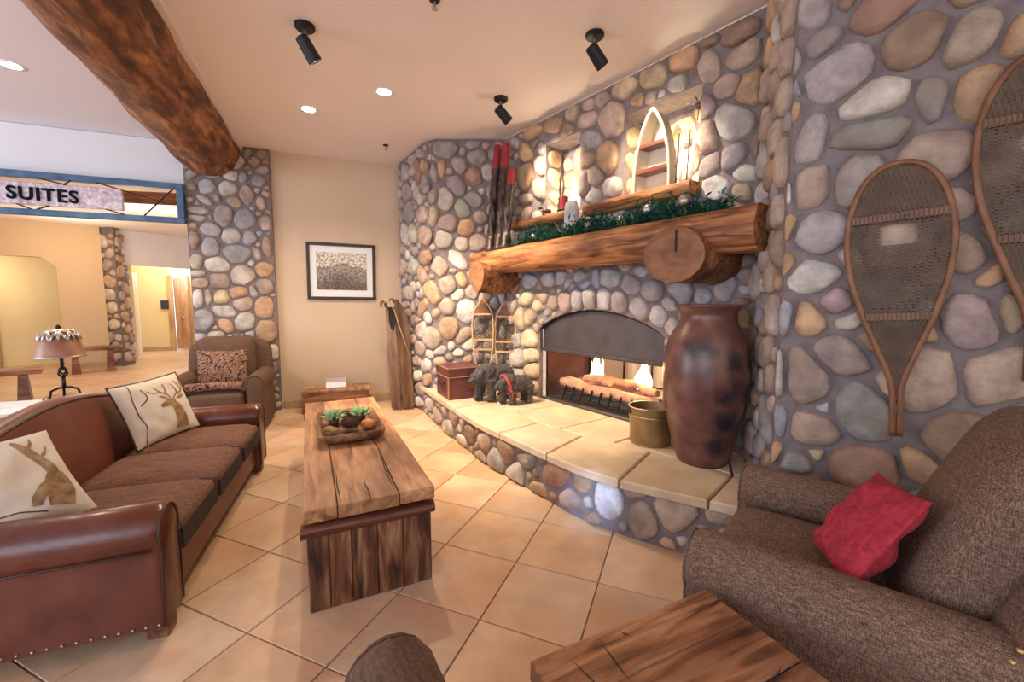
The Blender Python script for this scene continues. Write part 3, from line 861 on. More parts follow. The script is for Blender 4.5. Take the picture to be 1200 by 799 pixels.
def stones(parent, path, data, box, holes=(), rmax=0.09, rmin=0.03, seed=1, gap=0.018, pal='gttopwb', hmax=0.05, depth=0.0, base=None, only=None, tries=2500, grow=1.06, aspect=1.35, name='stone', tilt=(-50, 50)):
    rng = random.Random(seed)
    u0, u1, v0, v1 = box
    E = [list(e) for e in data]
    for e in E:
        e[2] *= grow
        e[3] *= grow

    def clear(x, y, lim):
        d = min(x - u0, u1 - x, y - v0, v1 - y)
        if d < lim:
            return d
        for H in holes:
            if inside_poly(H, x, y):
                return -1
            d = min(d, near_poly(H, x, y)[0])
            if d < lim:
                return d
        for e in E:
            if abs(e[0] - x) > 0.6 or abs(e[1] - y) > 0.6:
                continue
            d = min(d, edist(e, x, y))
            if d < lim:
                return d
        return d
    if u1 > u0 and tries:
        for r0 in (rmax, rmax * .7, rmax * .5, rmin * 1.2, rmin):
            for _ in range(tries):
                x = rng.uniform(u0, u1)
                y = rng.uniform(v0, v1)
                r = clear(x, y, r0)
                if r >= r0:
                    r = min(r, rmax) * rng.uniform(.86, 1.0)
                    E.append([x, y, r * rng.uniform(1.05, aspect), r * .92, rng.uniform(*tilt), rng.choice(pal)])
    n = 14
    for i, e in enumerate(E):
        P = []
        ph = rng.uniform(0, 6)
        for k in range(28):
            a = 2 * pi * k / 28
            ca, sa = cos(a), sin(a)
            k_ = 1.0 / (abs(ca) ** 2.5 + abs(sa) ** 2.5) ** (1 / 2.5)
            k_ *= 1 + .055 * sin(2 * a + ph) + .045 * sin(3 * a + 2.3 * ph) + .02 * sin(5 * a + ph)
            x, y = e[2] * ca * k_, e[3] * sa * k_
            t = radians(e[4])
            P.append((e[0] + x * cos(t) - y * sin(t), e[1] + x * sin(t) + y * cos(t)))
        for j, g in enumerate(E):
            if j == i:
                continue
            dx, dy = g[0] - e[0], g[1] - e[1]
            d = hypot(dx, dy)
            if d > e[2] + g[2] + .08 or d < 1e-6:
                continue
            dx /= d
            dy /= d
            ri, rj = sup(e, dx, dy), sup(g, -dx, -dy)
            s_ = d * ri / (ri + rj) - gap / 2
            P = clip_half(P, e[0] + dx * s_, e[1] + dy * s_, dx, dy)
            if len(P) < 3:
                break
        for (px, py, nx, ny) in ((u0, 0, -1, 0), (u1, 0, 1, 0), (0, v0, 0, -1), (0, v1, 0, 1)):
            if len(P) >= 3:
                P = clip_half(P, px, py, nx, ny)
        for H in holes:
            if len(P) < 3:
                break
            if inside_poly(H, e[0], e[1]):
                P = []
                break
            d, qx, qy = near_poly(H, e[0], e[1])
            if d < e[2] * 1.3:
                nx, ny = (qx - e[0]) / (d + 1e-9), (qy - e[1]) / (d + 1e-9)
                P = clip_half(P, qx - nx * .004, qy - ny * .004, nx, ny)
        if len(P) < 3:
            continue
        cx = sum(p[0] for p in P) / len(P)
        cy = sum(p[1] for p in P) / len(P)
        size = min(hypot(p[0] - cx, p[1] - cy) for p in P)
        if size < .008:
            continue
        P = resample(P, n)
        h = min(hmax, .62 * size + .006) * rng.uniform(.8, 1.15)
        big = size > .07
        rings = [(1.0, -.012), (.985, .30), (.90, .66), (.70, .90), (.38, 1.0)] if big else [(1.0, -.012), (.96, .42), (.75, .86), (.35, 1.0)]
        V = []
        tx, ty = rng.uniform(-.25, .25), rng.uniform(-.25, .25)
        sd = rng.uniform(0, 100)
        for (sc, hh) in rings:
            for k, p in enumerate(P):
                x, y = (p[0] - cx) * sc, (p[1] - cy) * sc
                z = -.012 if hh < 0 else h * hh * (1 + (tx * x + ty * y) / (size + .02) * .5)
                if hh > .5:
                    q = noise.noise((x * 9 + sd, y * 9, sd))
                    z += q * h * .30
                V.append((x, -z - depth, y))
        V.append((0, -h * (1.0 + .3 * noise.noise((sd, 0, sd))) - depth, 0))
        F_ = []
        m = len(rings)
        for a in range(m - 1):
            for k in range(n):
                F_.append((a * n + k, a * n + (k + 1) % n, (a + 1) * n + (k + 1) % n, (a + 1) * n + k))
        c = m * n
        for k in range(n):
            F_.append(((m - 1) * n + k, (m - 1) * n + (k + 1) % n, c))
        q, ang = path(cx)
        me = bpy.data.meshes.new(name)
        me.from_pydata(V, [], F_)
        me.polygons.foreach_set('use_smooth', [True] * len(F_))
        me.materials.append(M['stone'])
        o = bpy.data.objects.new(name, me)
        COL.objects.link(o)
        off = base if base else Vector((0, 0, 0))
        o.location = (q.x - off.x, q.y - off.y, cy - off.z)
        o.rotation_euler = (0, 0, ang)
        o.parent = parent
        col = PAL[e[5]]
        w = rng.uniform(.86, 1.14)
        o.color = (min(1, col[0] * w * rng.uniform(.96, 1.04)), min(1, col[1] * w), min(1, col[2] * w * rng.uniform(.95, 1.05)), 1)


def wall_path(name, path, v0, v1, thick, mat, u0=None, u1=None):
    """slab standing on a path"""
    mb = MB()
    us = [u for u in path.l]
    for a, b in zip(us[:-1], us[1:]):
        q, ang = path((a + b) / 2)
        c = q + Vector((-sin(ang) * thick / 2, cos(ang) * thick / 2, (v0 + v1) / 2))
        mb.box(c, (b - a, thick, v1 - v0), ang)
    o = mb.build(name, mat)
    return o


ZC = 3.4
DP = Vector((.932, .363, 0))        # along the wall with the picture
NP = Vector((-.363, .932, 0))       # away from the camera


def pw(u, D, z):
    q = DP * u + NP * D
    return Vector((q.x, q.y, z))


AP = atan2(.363, .932)

# ---- floor: grout bed and diagonal terracotta tiles
TS = .4594
GI = Vector((.9259, -.3778, 0))
GJ = Vector((.3778, .9259, 0))
G0 = Vector((-1.774 * .9259 * TS + 4.491 * .3778 * TS * 1.0, 0, 0))


def gridpt(i, j):
    a, b = i - 1.774, j + 4.491
    return Vector((a * TS * .9259 + b * TS * .3778, -a * TS * .3778 + b * TS * .9259, 0))


floor = struct(MB().box((-3.5, 6.5, -.06), (21, 20, .10)).build('floor', M['grout']))
cand = []
for i in range(-40, 22):
    for j in range(-14, 32):
        p = gridpt(i + .5, j + .5)
        if p.y < .3 or p.y > 16 or p.x < -13.5 or p.x > 2.6:
            continue
        vis = abs(p.x) < 1.32 * p.y + .5
        d = p.length
        cand.append((d + (0 if vis else 100), i, j))
cand.sort()
tv, tf = rbox(TS - .0065, TS - .0065, .014, .0025, 1)
tile_me = bpy.data.meshes.new('tile')
tile_me.from_pydata(tv, [], tf)
tile_me.materials.append(M['tile'])
rt = random.Random(4)


def tile_col():
    w = rt.uniform(.86, 1.12)
    k = rt.random()
    return (.70 * w, (.455 + .06 * k) * w, (.275 + .085 * k) * w, 1)


far = MB()
ROT = atan2(-.3778, .9259)
for n_, (d, i, j) in enumerate(cand):
    p = gridpt(i + .5, j + .5)
    if n_ < 300:
        o = bpy.data.objects.new('tile', tile_me)
        COL.objects.link(o)
        o.location = (p.x, p.y, -.007)
        o.rotation_euler = (0, 0, ROT + rt.choice((0, pi / 2, pi)))
        o.color = tile_col()
        o.parent = floor
    else:
        far.box((p.x, p.y, -.007), (TS - .0065, TS - .0065, .014), ROT)
o = stuff(far.build('tile', M['tile'], floor))
o.color = (.66, .445, .27, 1)

# ---- ceilings
cl = MB()
q1, q2 = pw(-9.5, 6.42, 0), pw(1.5, 6.42, 0)
lgA, lgB = Vector((-3.72 - .41 * .6, 5.26 + .912 * .6)), Vector((-3.72 + .41 * 9, 5.26 - .912 * 9))
cl.prism([(lgA.x, lgA.y), (lgB.x, lgB.y), (4.5, -3.0), (4.5, 7.5), (q2.x, q2.y)], ZC, ZC + .1)
struct(cl.build('ceiling', M['ceiling']))
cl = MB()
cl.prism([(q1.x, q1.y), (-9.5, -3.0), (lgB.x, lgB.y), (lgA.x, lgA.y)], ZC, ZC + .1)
struct(cl.build('ceiling', M['ceiling_daylit']))
cl = MB()
a1, a2 = pw(-9.5, 6.44, 0), pw(-.9, 6.44, 0)
cl.prism([(a1.x, a1.y), (a2.x, a2.y), (-2.0, 16), (-16, 16), (-16, 5)], 3.1, 3.2)
struct(cl.build('ceiling', M['ceiling']))
# plaster bulkhead that runs beside the log
bd = Vector((-.402, .916, 0))
e0 = Vector((-3.384, 5.44, 0))
bk = MB()
A_ = e0 - bd * 5.2
bk.prism([(e0.x, e0.y), (e0.x - .36, e0.y - .13), (A_.x - .36, A_.y - .13), (A_.x, A_.y)], ZC - .035, ZC)
struct(bk.build('trim_1', M['ceiling']))

# ---- wall with the picture, header above the sign
mb = MB()
c = pw(.05, 6.35 + .06, ZC / 2)
mb.box((c.x, c.y, c.z), (2.02, .12, ZC), AP)
struct(mb.build('wall_back', M['tan_wall']))
c = pw(.0, 6.335, .06)
struct(MB().box((c.x, c.y, .055), (1.74, .02, .11), AP, .004).build('baseboard_back', M['base_tan']))
c = pw(-5.86, 6.43, 3.14)
struct(MB().box((c.x, c.y, 3.14), (8.1, .12, .51), AP).build('wall_header', M['white_wall']))

# ---- stone column under the log
cp0, cp1 = pw(-1.816, 6.29, 0), pw(-.895, 6.29, 0)
colP = Path([(cp0.x, cp0.y), (cp1.x, cp1.y)])
col_root = empty('stone_column', (colP((.46))[0].x, colP(.46)[0].y, 0))
tag(col_root, 'tall river stone column under the log beam, beside the framed picture', 'column')
off = col_root.location
mb = MB()
c = pw(-1.355, 6.29 + .2, ZC / 2) - off
mb.box((c.x, c.y, c.z), (.92, .40, ZC - .004), AP)
mb.build('mortar_core', M['mortar'], col_root)
stones(col_root, colP, D_L, (.005, colP.l[-1] - .005, .02, ZC - .02), rmax=.10, rmin=.028, seed=3, gap=.016, pal='gwttoB', hmax=.035, base=off)

# ---- chimney breast, left flank
wP = Path(PW)
wing = struct(wall_path('wall_chimney_left', wP, 0, ZC - .004, .12, M['mortar']))
stones(wing, wP, D_W, (.02, wP.l[-1] - .01, .02, ZC - .02), rmax=.085, rmin=.03, seed=5, gap=.014, pal='gtwowtp', hmax=.045, grow=1.11)

# ---- chimney breast with fire opening and two niches
fP = Path(PF)
FL = fP.l[-1]
N1 = (.72, 1.22, 2.36, 3.12)
N2 = (1.74, 2.44, 2.36, 3.08)
AU0, AU1, AV0, ASP, ARISE = .634, 2.20, .33, 1.165, .215


def arch(t):
    """arch soffit, t 0..1"""
    u = AU0 + (AU1 - AU0) * t
    return u, ASP + ARISE * (1 - (2 * t - 1) ** 2) ** .85


mb = MB()


def fp(u, v, off=0.0):
    return tuple(fP.pt(u, v, off))


def quad(a, b, c, d):
    mb.add([a, b, c, d], [(0, 1, 2, 3)])


us = [0, N1[0], N1[1], N2[0], N2[1], FL]
vs = [1.55, 2.36, 3.08, 3.12, ZC - .004]
for a, b in zip(us[:-1], us[1:]):
    for c, d in zip(vs[:-1], vs[1:]):
        if (a == N1[0] and 2.36 <= c < 3.12) or (a == N2[0] and 2.36 <= c < 3.08):
            continue
        quad(fp(a, c), fp(b, c), fp(b, d), fp(a, d))
quad(fp(0, 0), fp(AU0, 0), fp(AU0, 1.55), fp(0, 1.55))
quad(fp(AU1, 0), fp(FL, 0), fp(FL, 1.55), fp(AU1, 1.55))
quad(fp(AU0, 0), fp(AU1, 0), fp(AU1, AV0), fp(AU0, AV0))
NA = 24
for k in range(NA):
    a, b = arch(k / NA), arch((k + 1) / NA)
    quad(fp(*a), fp(*b), fp(b[0], 1.55), fp(a[0], 1.55))
    quad(fp(a[0], a[1], -.05), fp(b[0], b[1], -.05), fp(*b), fp(*a))
for u in (AU0, AU1):
    quad(fp(u, AV0), fp(u, ASP), fp(u, ASP, -.05), fp(u, AV0, -.05))
ND = .26
for (a, b, c, d) in (N1, N2):
    quad(fp(a, c, -ND), fp(b, c, -ND), fp(b, d, -ND), fp(a, d, -ND))
    quad(fp(a, c), fp(a, c, -ND), fp(a, d, -ND), fp(a, d))
    quad(fp(b, c), fp(b, d), fp(b, d, -ND), fp(b, c, -ND))
    quad(fp(a, c), fp(b, c), fp(b, c, -ND), fp(a, c, -ND))
    quad(fp(a, d), fp(a, d, -ND), fp(b, d, -ND), fp(b, d))
fire_wall = struct(mb.build('wall_chimney', M['mortar']))
rect = lambda q: [(q[0], q[2]), (q[1], q[2]), (q[1], q[3]), (q[0], q[3])]
archpoly = [(AU0, 0), (AU1, 0)] + [arch(1 - k / 16) for k in range(17)]
hid = [(.0, 1.72), (FL, 1.72), (FL, 1.98), (0, 1.98)]
stones(fire_wall, fP, D_F, (.01, FL - .01, .39, ZC - .02), holes=[rect(N1), rect(N2), archpoly], rmax=.10, rmin=.03, seed=8, gap=.013, pal='gtottwb', hmax=.06, grow=1.13)
# stones at the back of the niches
for q, sd in ((N1, 21), (N2, 22)):
    nP = Path([tuple(fP.pt(q[0], 0, -ND).xy), tuple(fP.pt(q[1], 0, -ND).xy)])
    stones(fire_wall, nP, [], (.01, nP.l[-1] - .01, q[2] + .01, q[3] - .01), rmax=.13, rmin=.05, seed=sd, gap=.018, pal='yoty', hmax=.035)
    jP = Path([tuple(fP.pt(q[0], 0, -.005).xy), tuple(fP.pt(q[0], 0, -ND).xy)])
    stones(fire_wall, jP, [], (.01, jP.l[-1] - .01, q[2] + .01, q[3] - .01), rmax=.10, rmin=.05, seed=sd + 9, gap=.018, pal='yot', hmax=.03)

# ---- right pier: its narrow side and its face with the snowshoes
rP = Path(PRET)
ret = struct(wall_path('wall_pier_side', rP, 0, ZC - .004, .10, M['mortar']))
stones(ret, rP, [], (.02, rP.l[-1] - .02, .02, ZC - .02), rmax=.095, rmin=.04, seed=12, gap=.012, pal='toottwg', hmax=.05, aspect=1.9, tilt=(60, 120))
gP = Path(PR)
right = struct(wall_path('wall_right', gP, 0, ZC - .004, .12, M['mortar']))
stones(right, gP, D_R, (-.01, gP.l[-1] - .02, .02, ZC - .02), rmax=.12, rmin=.035, seed=15, gap=.020, pal='ttpgobwl', hmax=.045, grow=1.10)

# ---- lobby beyond the sign
La, Lb = Vector((-9.10, 9.37, 0)), Vector((-11.9, 6.41, 0))
ld = (Lb - La).normalized()
la = atan2(-ld.y, -ld.x)
ln = Vector((ld.y, -ld.x, 0))
ln = ln if ln.dot(La) > 0 else -ln        # away from camera
op0, op1, oz = .70, 3.1, 2.38
Ltot = (Lb - La).length
mb = MB()


def lw(t, z, off=0):
    q = La + ld * t + ln * off
    return (q.x, q.y, z)


def lq(*P):
    mb.add(list(P), [tuple(range(len(P)))])


lq(lw(0, 0), lw(op0, 0), lw(op0, oz), lw(op0, 3.1), lw(0, 3.1))
lq(lw(op0, oz), lw(op1, oz), lw(op1, 3.1), lw(op0, 3.1))
lq(lw(op1, 0), lw(Ltot, 0), lw(Ltot, 3.1), lw(op1, 3.1))
lq(lw(op0, oz - .2), lw(op0 + .2, oz), lw(op0, oz))
lq(lw(op0, 0), lw(op0, 0, .25), lw(op0, oz - .2, .25), lw(op0, oz - .2))
lq(lw(op0, oz - .2), lw(op0, oz - .2, .25), lw(op0 + .2, oz, .25), lw(op0 + .2, oz))
lq(lw(op0 + .2, oz), lw(op0 + .2, oz, .25), lw(op1, oz, .25), lw(op1, oz))
struct(mb.build('wall_lobby', M['lobby_tan']))
mb = MB()
lq(lw(-.6, 0, 1.6), lw(Ltot, 0, 1.6), lw(Ltot, 3.1, 1.6), lw(-.6, 3.1, 1.6))
lq(lw(.15, 0, .2), lw(.15, 0, 1.6), lw(.15, 3.1, 1.6), lw(.15, 3.1, .2))
struct(mb.build('wall_alcove', M['yellow_wall']))
struct(MB().box(lw(.28, .06, -.012), (.52, .02, .12), la).build('baseboard_lobby', M['base_tan']))
dr = struct(MB().box(lw(2.25, 1.0, 1.55), (.9, .05, 2.05), la).build('door_1', M['door_wood']))
for t in (1.74, 2.76):
    MB().box(lw(t, 1.05, 1.54), (.12, .07, 2.1), la, .006).build('door_casing', M['tan_wood'], dr)
MB().box(lw(2.25, 2.14, 1.54), (1.2, .08, .12), la, .006).build('door_casing', M['tan_wood'], dr)
MB().box(lw(1.95, 1.0, 1.51), (.03, .05, .22), la, .006).build('door_handle', M['iron'], dr)

# far stone column
fcA, fcB, fcC = Vector((-9.54, 9.48, 0)), Vector((-8.80, 9.37, 0)), Vector((-9.03, 9.90, 0))
fc = empty('stone_column', (fcB.x, fcB.y, 0))
tag(fc, 'slim river stone column far off in the lobby, beside the corridor', 'column')
mb = MB()
mb.prism([((p.x - fcB.x), (p.y - fcB.y)) for p in (fcA, fcB, fcC, fcA + fcC - fcB)], 0, 3.095)
mb.build('mortar_core', M['mortar_dark'], fc)
for a, b, sd in ((fcA, fcB, 31), (fcB, fcC, 32)):
    pp = Path([(a.x, a.y), (b.x, b.y)])
    stones(fc, pp, [], (.01, pp.l[-1] - .01, .02, 3.06), rmax=.15, rmin=.055, seed=sd, gap=.03, pal='toottyb', hmax=.05, base=fc.location, tries=900)

# wall above the corridor mouth, corridor
k0, k1 = Vector((-8.98, 9.52, 0)), Vector((-7.6, 11.9, 0))
kd = (k1 - k0).normalized()
ka = atan2(kd.y, kd.x)
c = (k0 + k1) / 2
struct(MB().box((c.x - .08 * sin(ka) * -1 * -1, c.y + .08 * cos(ka), 2.7), ((k1 - k0).length, .12, .79), ka).build('wall_corridor_header', M['lav_wall']))
struct(MB().box((-10.62, 12.36, 1.55), (1.0, .1, 3.1), radians(18)).build('wall_corridor', M['yellow_wall']))
struct(MB().box((-10.64, 12.27, .06), (1.0, .06, .12), radians(18)).build('baseboard_corridor', M['base_tan']))
struct(MB().box((-9.3, 13.6, 1.55), (2.6, .1, 3.1), radians(12)).build('wall_corridor_end', M['white_wall']))
tag(MB().box((-10.28, 12.38, 1.37), (.20, .05, .26), radians(18), .01).build('wall_plate', M['blacktv']), 'small dark plate on the yellow corridor wall', 'plate')
dr = struct(MB().box((-10.03, 12.70, 1.1), (.34, .05, 2.1), radians(64)).build('door_2', M['door_wood']))
MB().box((-10.18, 12.47, 1.12), (.12, .12, 2.24), radians(18), .01).build('door_casing', M['tan_wood'], dr)
MB().box((-9.93, 12.93, 1.12), (.12, .12, 2.24), radians(18), .01).build('door_casing', M['tan_wood'], dr)
MB().ell((-9.985, 12.66, .98), (.04, .04, .04)).build('door_knob', M['brass'], dr, True)
w1 = struct(MB().box((-10.35, 11.35, 1.12), (.30, .06, 2.24), radians(35)).build('window_1', M['white']))
MB().box((-10.33, 11.31, 1.65), (.06, .04, .70), radians(35)).build('pane', M['blacktv'], w1)
t_ = tag(MB().box((-9.05, 13.47, 1.12), (.30, .04, .62), radians(12), .008).build('wall_picture', M['tan_wood']), 'small framed picture on the white wall at the corridor end', 'picture')
MB().box((-9.055, 13.44, 1.12), (.23, .02, .54), radians(12)).build('print', M['yellow_wall'], t_)

# ---- raised hearth
rim = []
RK = [(-1.13, 5.34), (-.90, 4.87), (-.55, 4.20), (-.25, 3.66), (-.02, 3.34), (.22, 3.01), (.45, 2.71), (.68, 2.50), (.93, 2.34), (1.10, 2.235), (1.235, 2.15)]


def catmull(P, n):
    out = []
    for i in range(len(P) - 1):
        a, b, c, d = P[max(0, i - 1)], P[i], P[i + 1], P[min(len(P) - 1, i + 2)]
        for k in range(n):
            t = k / n
            out.append(tuple(.5 * ((2 * b[q]) + (c[q] - a[q]) * t + (2 * a[q] - 5 * b[q] + 4 * c[q] - d[q]) * t * t + (3 * b[q] - a[q] - 3 * c[q] + d[q]) * t ** 3) for q in (0, 1)))
    out.append(P[-1])
    return out


FOOT = catmull(RK, 4)
hP = Path(FOOT)
hearth = empty('hearth', (0, 3.9, 0))
tag(hearth, 'raised curved hearth faced with river stones and topped with sandstone slabs', 'hearth')
ho = hearth.location
mb = MB()
back = [(1.44, 2.34), (1.66, 2.90), (-.07, 5.19), (-1.0, 5.19)]
mb.prism([(p[0] - ho.x, p[1] - ho.y) for p in FOOT + back], 0, .325)
mb.build('mortar_core', M['mortar'], hearth)
stones(hearth, hP, D_H, (.01, hP.l[-1] - .005, .01, .318), rmax=.11, rmin=.03, seed=41, gap=.02, pal='twobrte', hmax=.035, base=ho)
hP2 = Path([(1.235, 2.15), (1.44, 2.34)])
HZ = .37


def rimseg(a, b):
    """rim points between two landmarks (4 cm overhang)"""
    def near(p):
        return min(range(len(FOOT)), key=lambda i: hypot(FOOT[i][0] - p[0], FOOT[i][1] - p[1]))
    i, j = near(a), near(b)
    out = []
    for k in range(i, j + 1):
        p, q = FOOT[max(0, k - 1)], FOOT[min(len(FOOT) - 1, k + 1)]
        t = Vector((q[0] - p[0], q[1] - p[1])).normalized()
        out.append((FOOT[k][0] + t.y * .045, FOOT[k][1] - t.x * .045))
    return out


b1, b2, b3, b4, b5, b6 = (-.2, 4.5), (.247, 3.686), (.58, 3.323), (1.022, 2.97), (1.40, 2.55), (1.50, 2.50)
p1, p2, p3 = (.05, 4.05), (.414, 3.505), (.8, 3.15)
w1_, w2_, w3_ = (.565, 4.375), (.945, 3.88), (1.25, 3.485)
SL = [rimseg((-1.13, 5.34), (-.58, 4.24)) + [b1, (-.55, 5.185), (-1.02, 5.185)],
      rimseg((-.58, 4.24), (-.084, 3.40)) + [b2, p1, b1],
      rimseg((-.084, 3.40), (.293, 2.91)) + [b3, p2, b2],
      rimseg((.293, 2.91), (.70, 2.49)) + [b4, p3, b3],
      rimseg((.70, 2.49), (1.10, 2.235)) + [b5, b4],
      rimseg((1.10, 2.235), (1.235, 2.15)) + [(1.43, 2.34), b6, b5],
      [b1, p1, w1_, (-.06, 5.175), (-.55, 5.185)],
      [p1, b2, p2, w2_, w1_],
      [p2, b3, p3, w3_, w2_],
      [p3, b4, b5, (1.60, 3.02), w3_],
      [b5, b6, (1.655, 2.88), (1.60, 3.02)]]


def inset(P, d):
    out = []
    n = len(P)
    ar = sum(P[i][0] * P[(i + 1) % n][1] - P[(i + 1) % n][0] * P[i][1] for i in range(n))
    s_ = 1 if ar > 0 else -1
    for i in range(n):
        a, b, c = Vector(P[i - 1]), Vector(P[i]), Vector(P[(i + 1) % n])
        e1, e2 = (b - a).normalized(), (c - b).normalized()
        n1, n2 = Vector((-e1.y, e1.x)) * s_, Vector((-e2.y, e2.x)) * s_
        m = n1 + n2
        m = m / max(.35, m.length_squared) * 2
        out.append((b.x + m.x * d, b.y + m.y * d))
    return out, s_


for i, P in enumerate(SL):
    P0, s_ = inset(P, .0075)
    P1, _ = inset(P, .015)
    if s_ < 0:
        P0, P1 = P0[::-1], P1[::-1]
    n = len(P0)
    V = [(x - ho.x, y - ho.y, .318) for x, y in P0] + [(x - ho.x, y - ho.y, HZ - .009) for x, y in P0] + [(x - ho.x, y - ho.y, HZ) for x, y in P1]
    F_ = [tuple(range(n - 1, -1, -1)), tuple(range(2 * n, 3 * n))]
    for a in (0, 1):
        F_ += [(a * n + k, a * n + (k + 1) % n, (a + 1) * n + (k + 1) % n, (a + 1) * n + k) for k in range(n)]
    o = MB().add(V, F_).build('slab', M['slab'], hearth)
    w = rt.uniform(.93, 1.06)
    o.color = (.74 * w, .57 * w, (.375 + .05 * rt.random()) * w, 1)
# ------------------------------------------------------------------ log beam
def rough_log(r0, r1, L, n=22, m=46, amp=.05, seed=0, ztop=None, bend=0.0):
    """hewn log along +X from 0 to L"""
    V = []
    for i in range(m + 1):
        t = i / m
        r = r0 + (r1 - r0) * t
        for k in range(n):
            a = 2 * pi * k / n
            q = noise.noise((t * L * 1.6 + seed, cos(a) * 1.1, sin(a) * 1.1 + seed)) + .5 * noise.noise((t * L * 3.2 + seed, cos(a) * 2.6, sin(a) * 2.6))
            rr = r * (1 + amp * q)
            y, z = rr * cos(a), rr * sin(a) + bend * sin(pi * t)
            if ztop is not None:
                z = min(z, ztop)
            V.append((t * L, y, z))
    F_ = [(i * n + k, i * n + (k + 1) % n, (i + 1) * n + (k + 1) % n, (i + 1) * n + k) for i in range(m) for k in range(n)]
    F_ += [tuple(range(n - 1, -1, -1)), tuple(range(m * n, m * n + n))]
    F_ = [f[::-1] for f in F_]
    return V, F_


def aim_x(dv):
    return atan2(dv.y, dv.x)


ld_ = Vector((.41, -.912, 0))
V, F_ = rough_log(.345, .285, 5.4, 26, 60, .075, 3, ztop=.058)
o = MB().add(V, F_).build('log_beam', M['beam'], None, True, (-3.72, 5.26, 3.335), aim_x(ld_), angle=50)
tag(o, 'massive bark-stripped log beam running under the ceiling to the stone column', 'beam')
V, F_ = rough_log(.085, .08, 3.6, 14, 24, .12, 9)
o = MB().add(V, F_).build('log_beam', M['log'], None, True, (-4.72, 6.22, 2.93), radians(195), angle=50)
tag(o, 'thin horizontal log behind the hanging blue-framed sign', 'beam')


# ------------------------------------------------------------------ hanging sign
def sp(u, z, off=0.0):
    return pw(u, 6.25 - off, z)


c = sp(-3.5, 2.63)
sg = empty('hanging_sign', (c.x, c.y, 2.40), AP)
tag(sg, 'long blue-framed hanging sign with a birch plaque that reads SUITES', 'sign')
X0 = -3.5


def sbar(name, u0, u1, z0, z1, th, mat, y=0.0, bev=.006):
    return MB().box(((u0 + u1) / 2 - X0, y, (z0 + z1) / 2 - 2.40), (u1 - u0, th, z1 - z0), 0, bev).build(name, mat, sg)


sbar('frame_rail', -5.3, -1.81, 2.795, 2.865, .07, M['blue'])
sbar('frame_rail', -5.3, -1.81, 2.40, 2.465, .07, M['blue'])
sbar('frame_post', -1.88, -1.81, 2.465, 2.795, .07, M['blue'])
sbar('frame_post', -5.3, -5.23, 2.465, 2.795, .07, M['blue'])
sbar('plaque', -4.9, -2.385, 2.505, 2.748, .035, M['plaque'], -.02, .01)
for (a, b, c_, d) in ((-3.12, 2.80, -2.87, 2.745), (-2.83, 2.80, -2.90, 2.745), (-2.62, 2.80, -1.98, 2.62), (-1.90, 2.80, -2.20, 2.465), (-3.30, 2.51, -3.18, 2.462), (-3.03, 2.51, -3.14, 2.462), (-2.55, 2.51, -2.38, 2.462), (-3.75, 2.80, -3.5, 2.745), (-4.3, 2.80, -4.1, 2.745)):
    MB().tube([(a - X0, -.03, b - 2.40), (c_ - X0, -.03, d - 2.40)], .008, 6).build('twig', M['iron'], sg)
fc_ = bpy.data.curves.new('lettering', 'FONT')
fc_.body = 'SUITES'
fc_.size = .205
fc_.extrude = .010
fc_.offset = .004
fc_.space_character = 1.12
to = bpy.data.objects.new('tmp_text', fc_)
COL.objects.link(to)
dg = bpy.context.evaluated_depsgraph_get()
tme = bpy.data.meshes.new_from_object(to.evaluated_get(dg))
bpy.data.objects.remove(to)
tme.materials.clear()
tme.materials.append(M['letter'])
lo = bpy.data.objects.new('lettering', tme)
COL.objects.link(lo)
xs = [v.co.x for v in tme.vertices]
w = max(xs) - min(xs)
lo.scale = (.585 / w, .93, 1)
lo.rotation_euler = (pi / 2, radians(1), 0)
lo.location = (-3.365 - X0, -.045, 2.562 - 2.40)
lo.parent = sg


# ------------------------------------------------------------------ ceiling fixtures
LAMPS = [(-1.19, 4.07, 'round recessed ceiling light, the nearer one left of the track heads'), (-2.06, 4.42, 'round recessed ceiling light close to the log beam, in the tan ceiling'), (-4.13, 3.63, 'round recessed ceiling light left of the log beam')]
for (x, y, lab) in LAMPS:
    r = empty('recessed_light', (x, y, ZC))
    tag(r, lab, 'ceiling light', 'recessed ceiling lights')
    MB().lathe([(.062, -.002), (.085, -.006), (.088, -.001), (.088, .0)], 24).build('trim_ring', M['white'], r, True)
    MB().lathe([(.0, -.0045), (.062, -.0045), (.062, -.001)], 24).build('lens', M['glow'], r)
    light('downlight', 'SPOT', (x, y, ZC - .03), 105, WARM, (x, y, 0), .06, angle=130, blend=.8)
TR = [(-1.464, 3.137, (-.2, 4.9, 2.3), 'black spotlight on the ceiling nearest the log beam'), (-.106, 4.191, (.55, 4.55, 2.6), 'black ceiling spotlight farthest away, by the left niche'), (.603, 3.231, (1.22, 3.55, 2.55), 'black ceiling spotlight nearest the stone wall, before the right niche')]
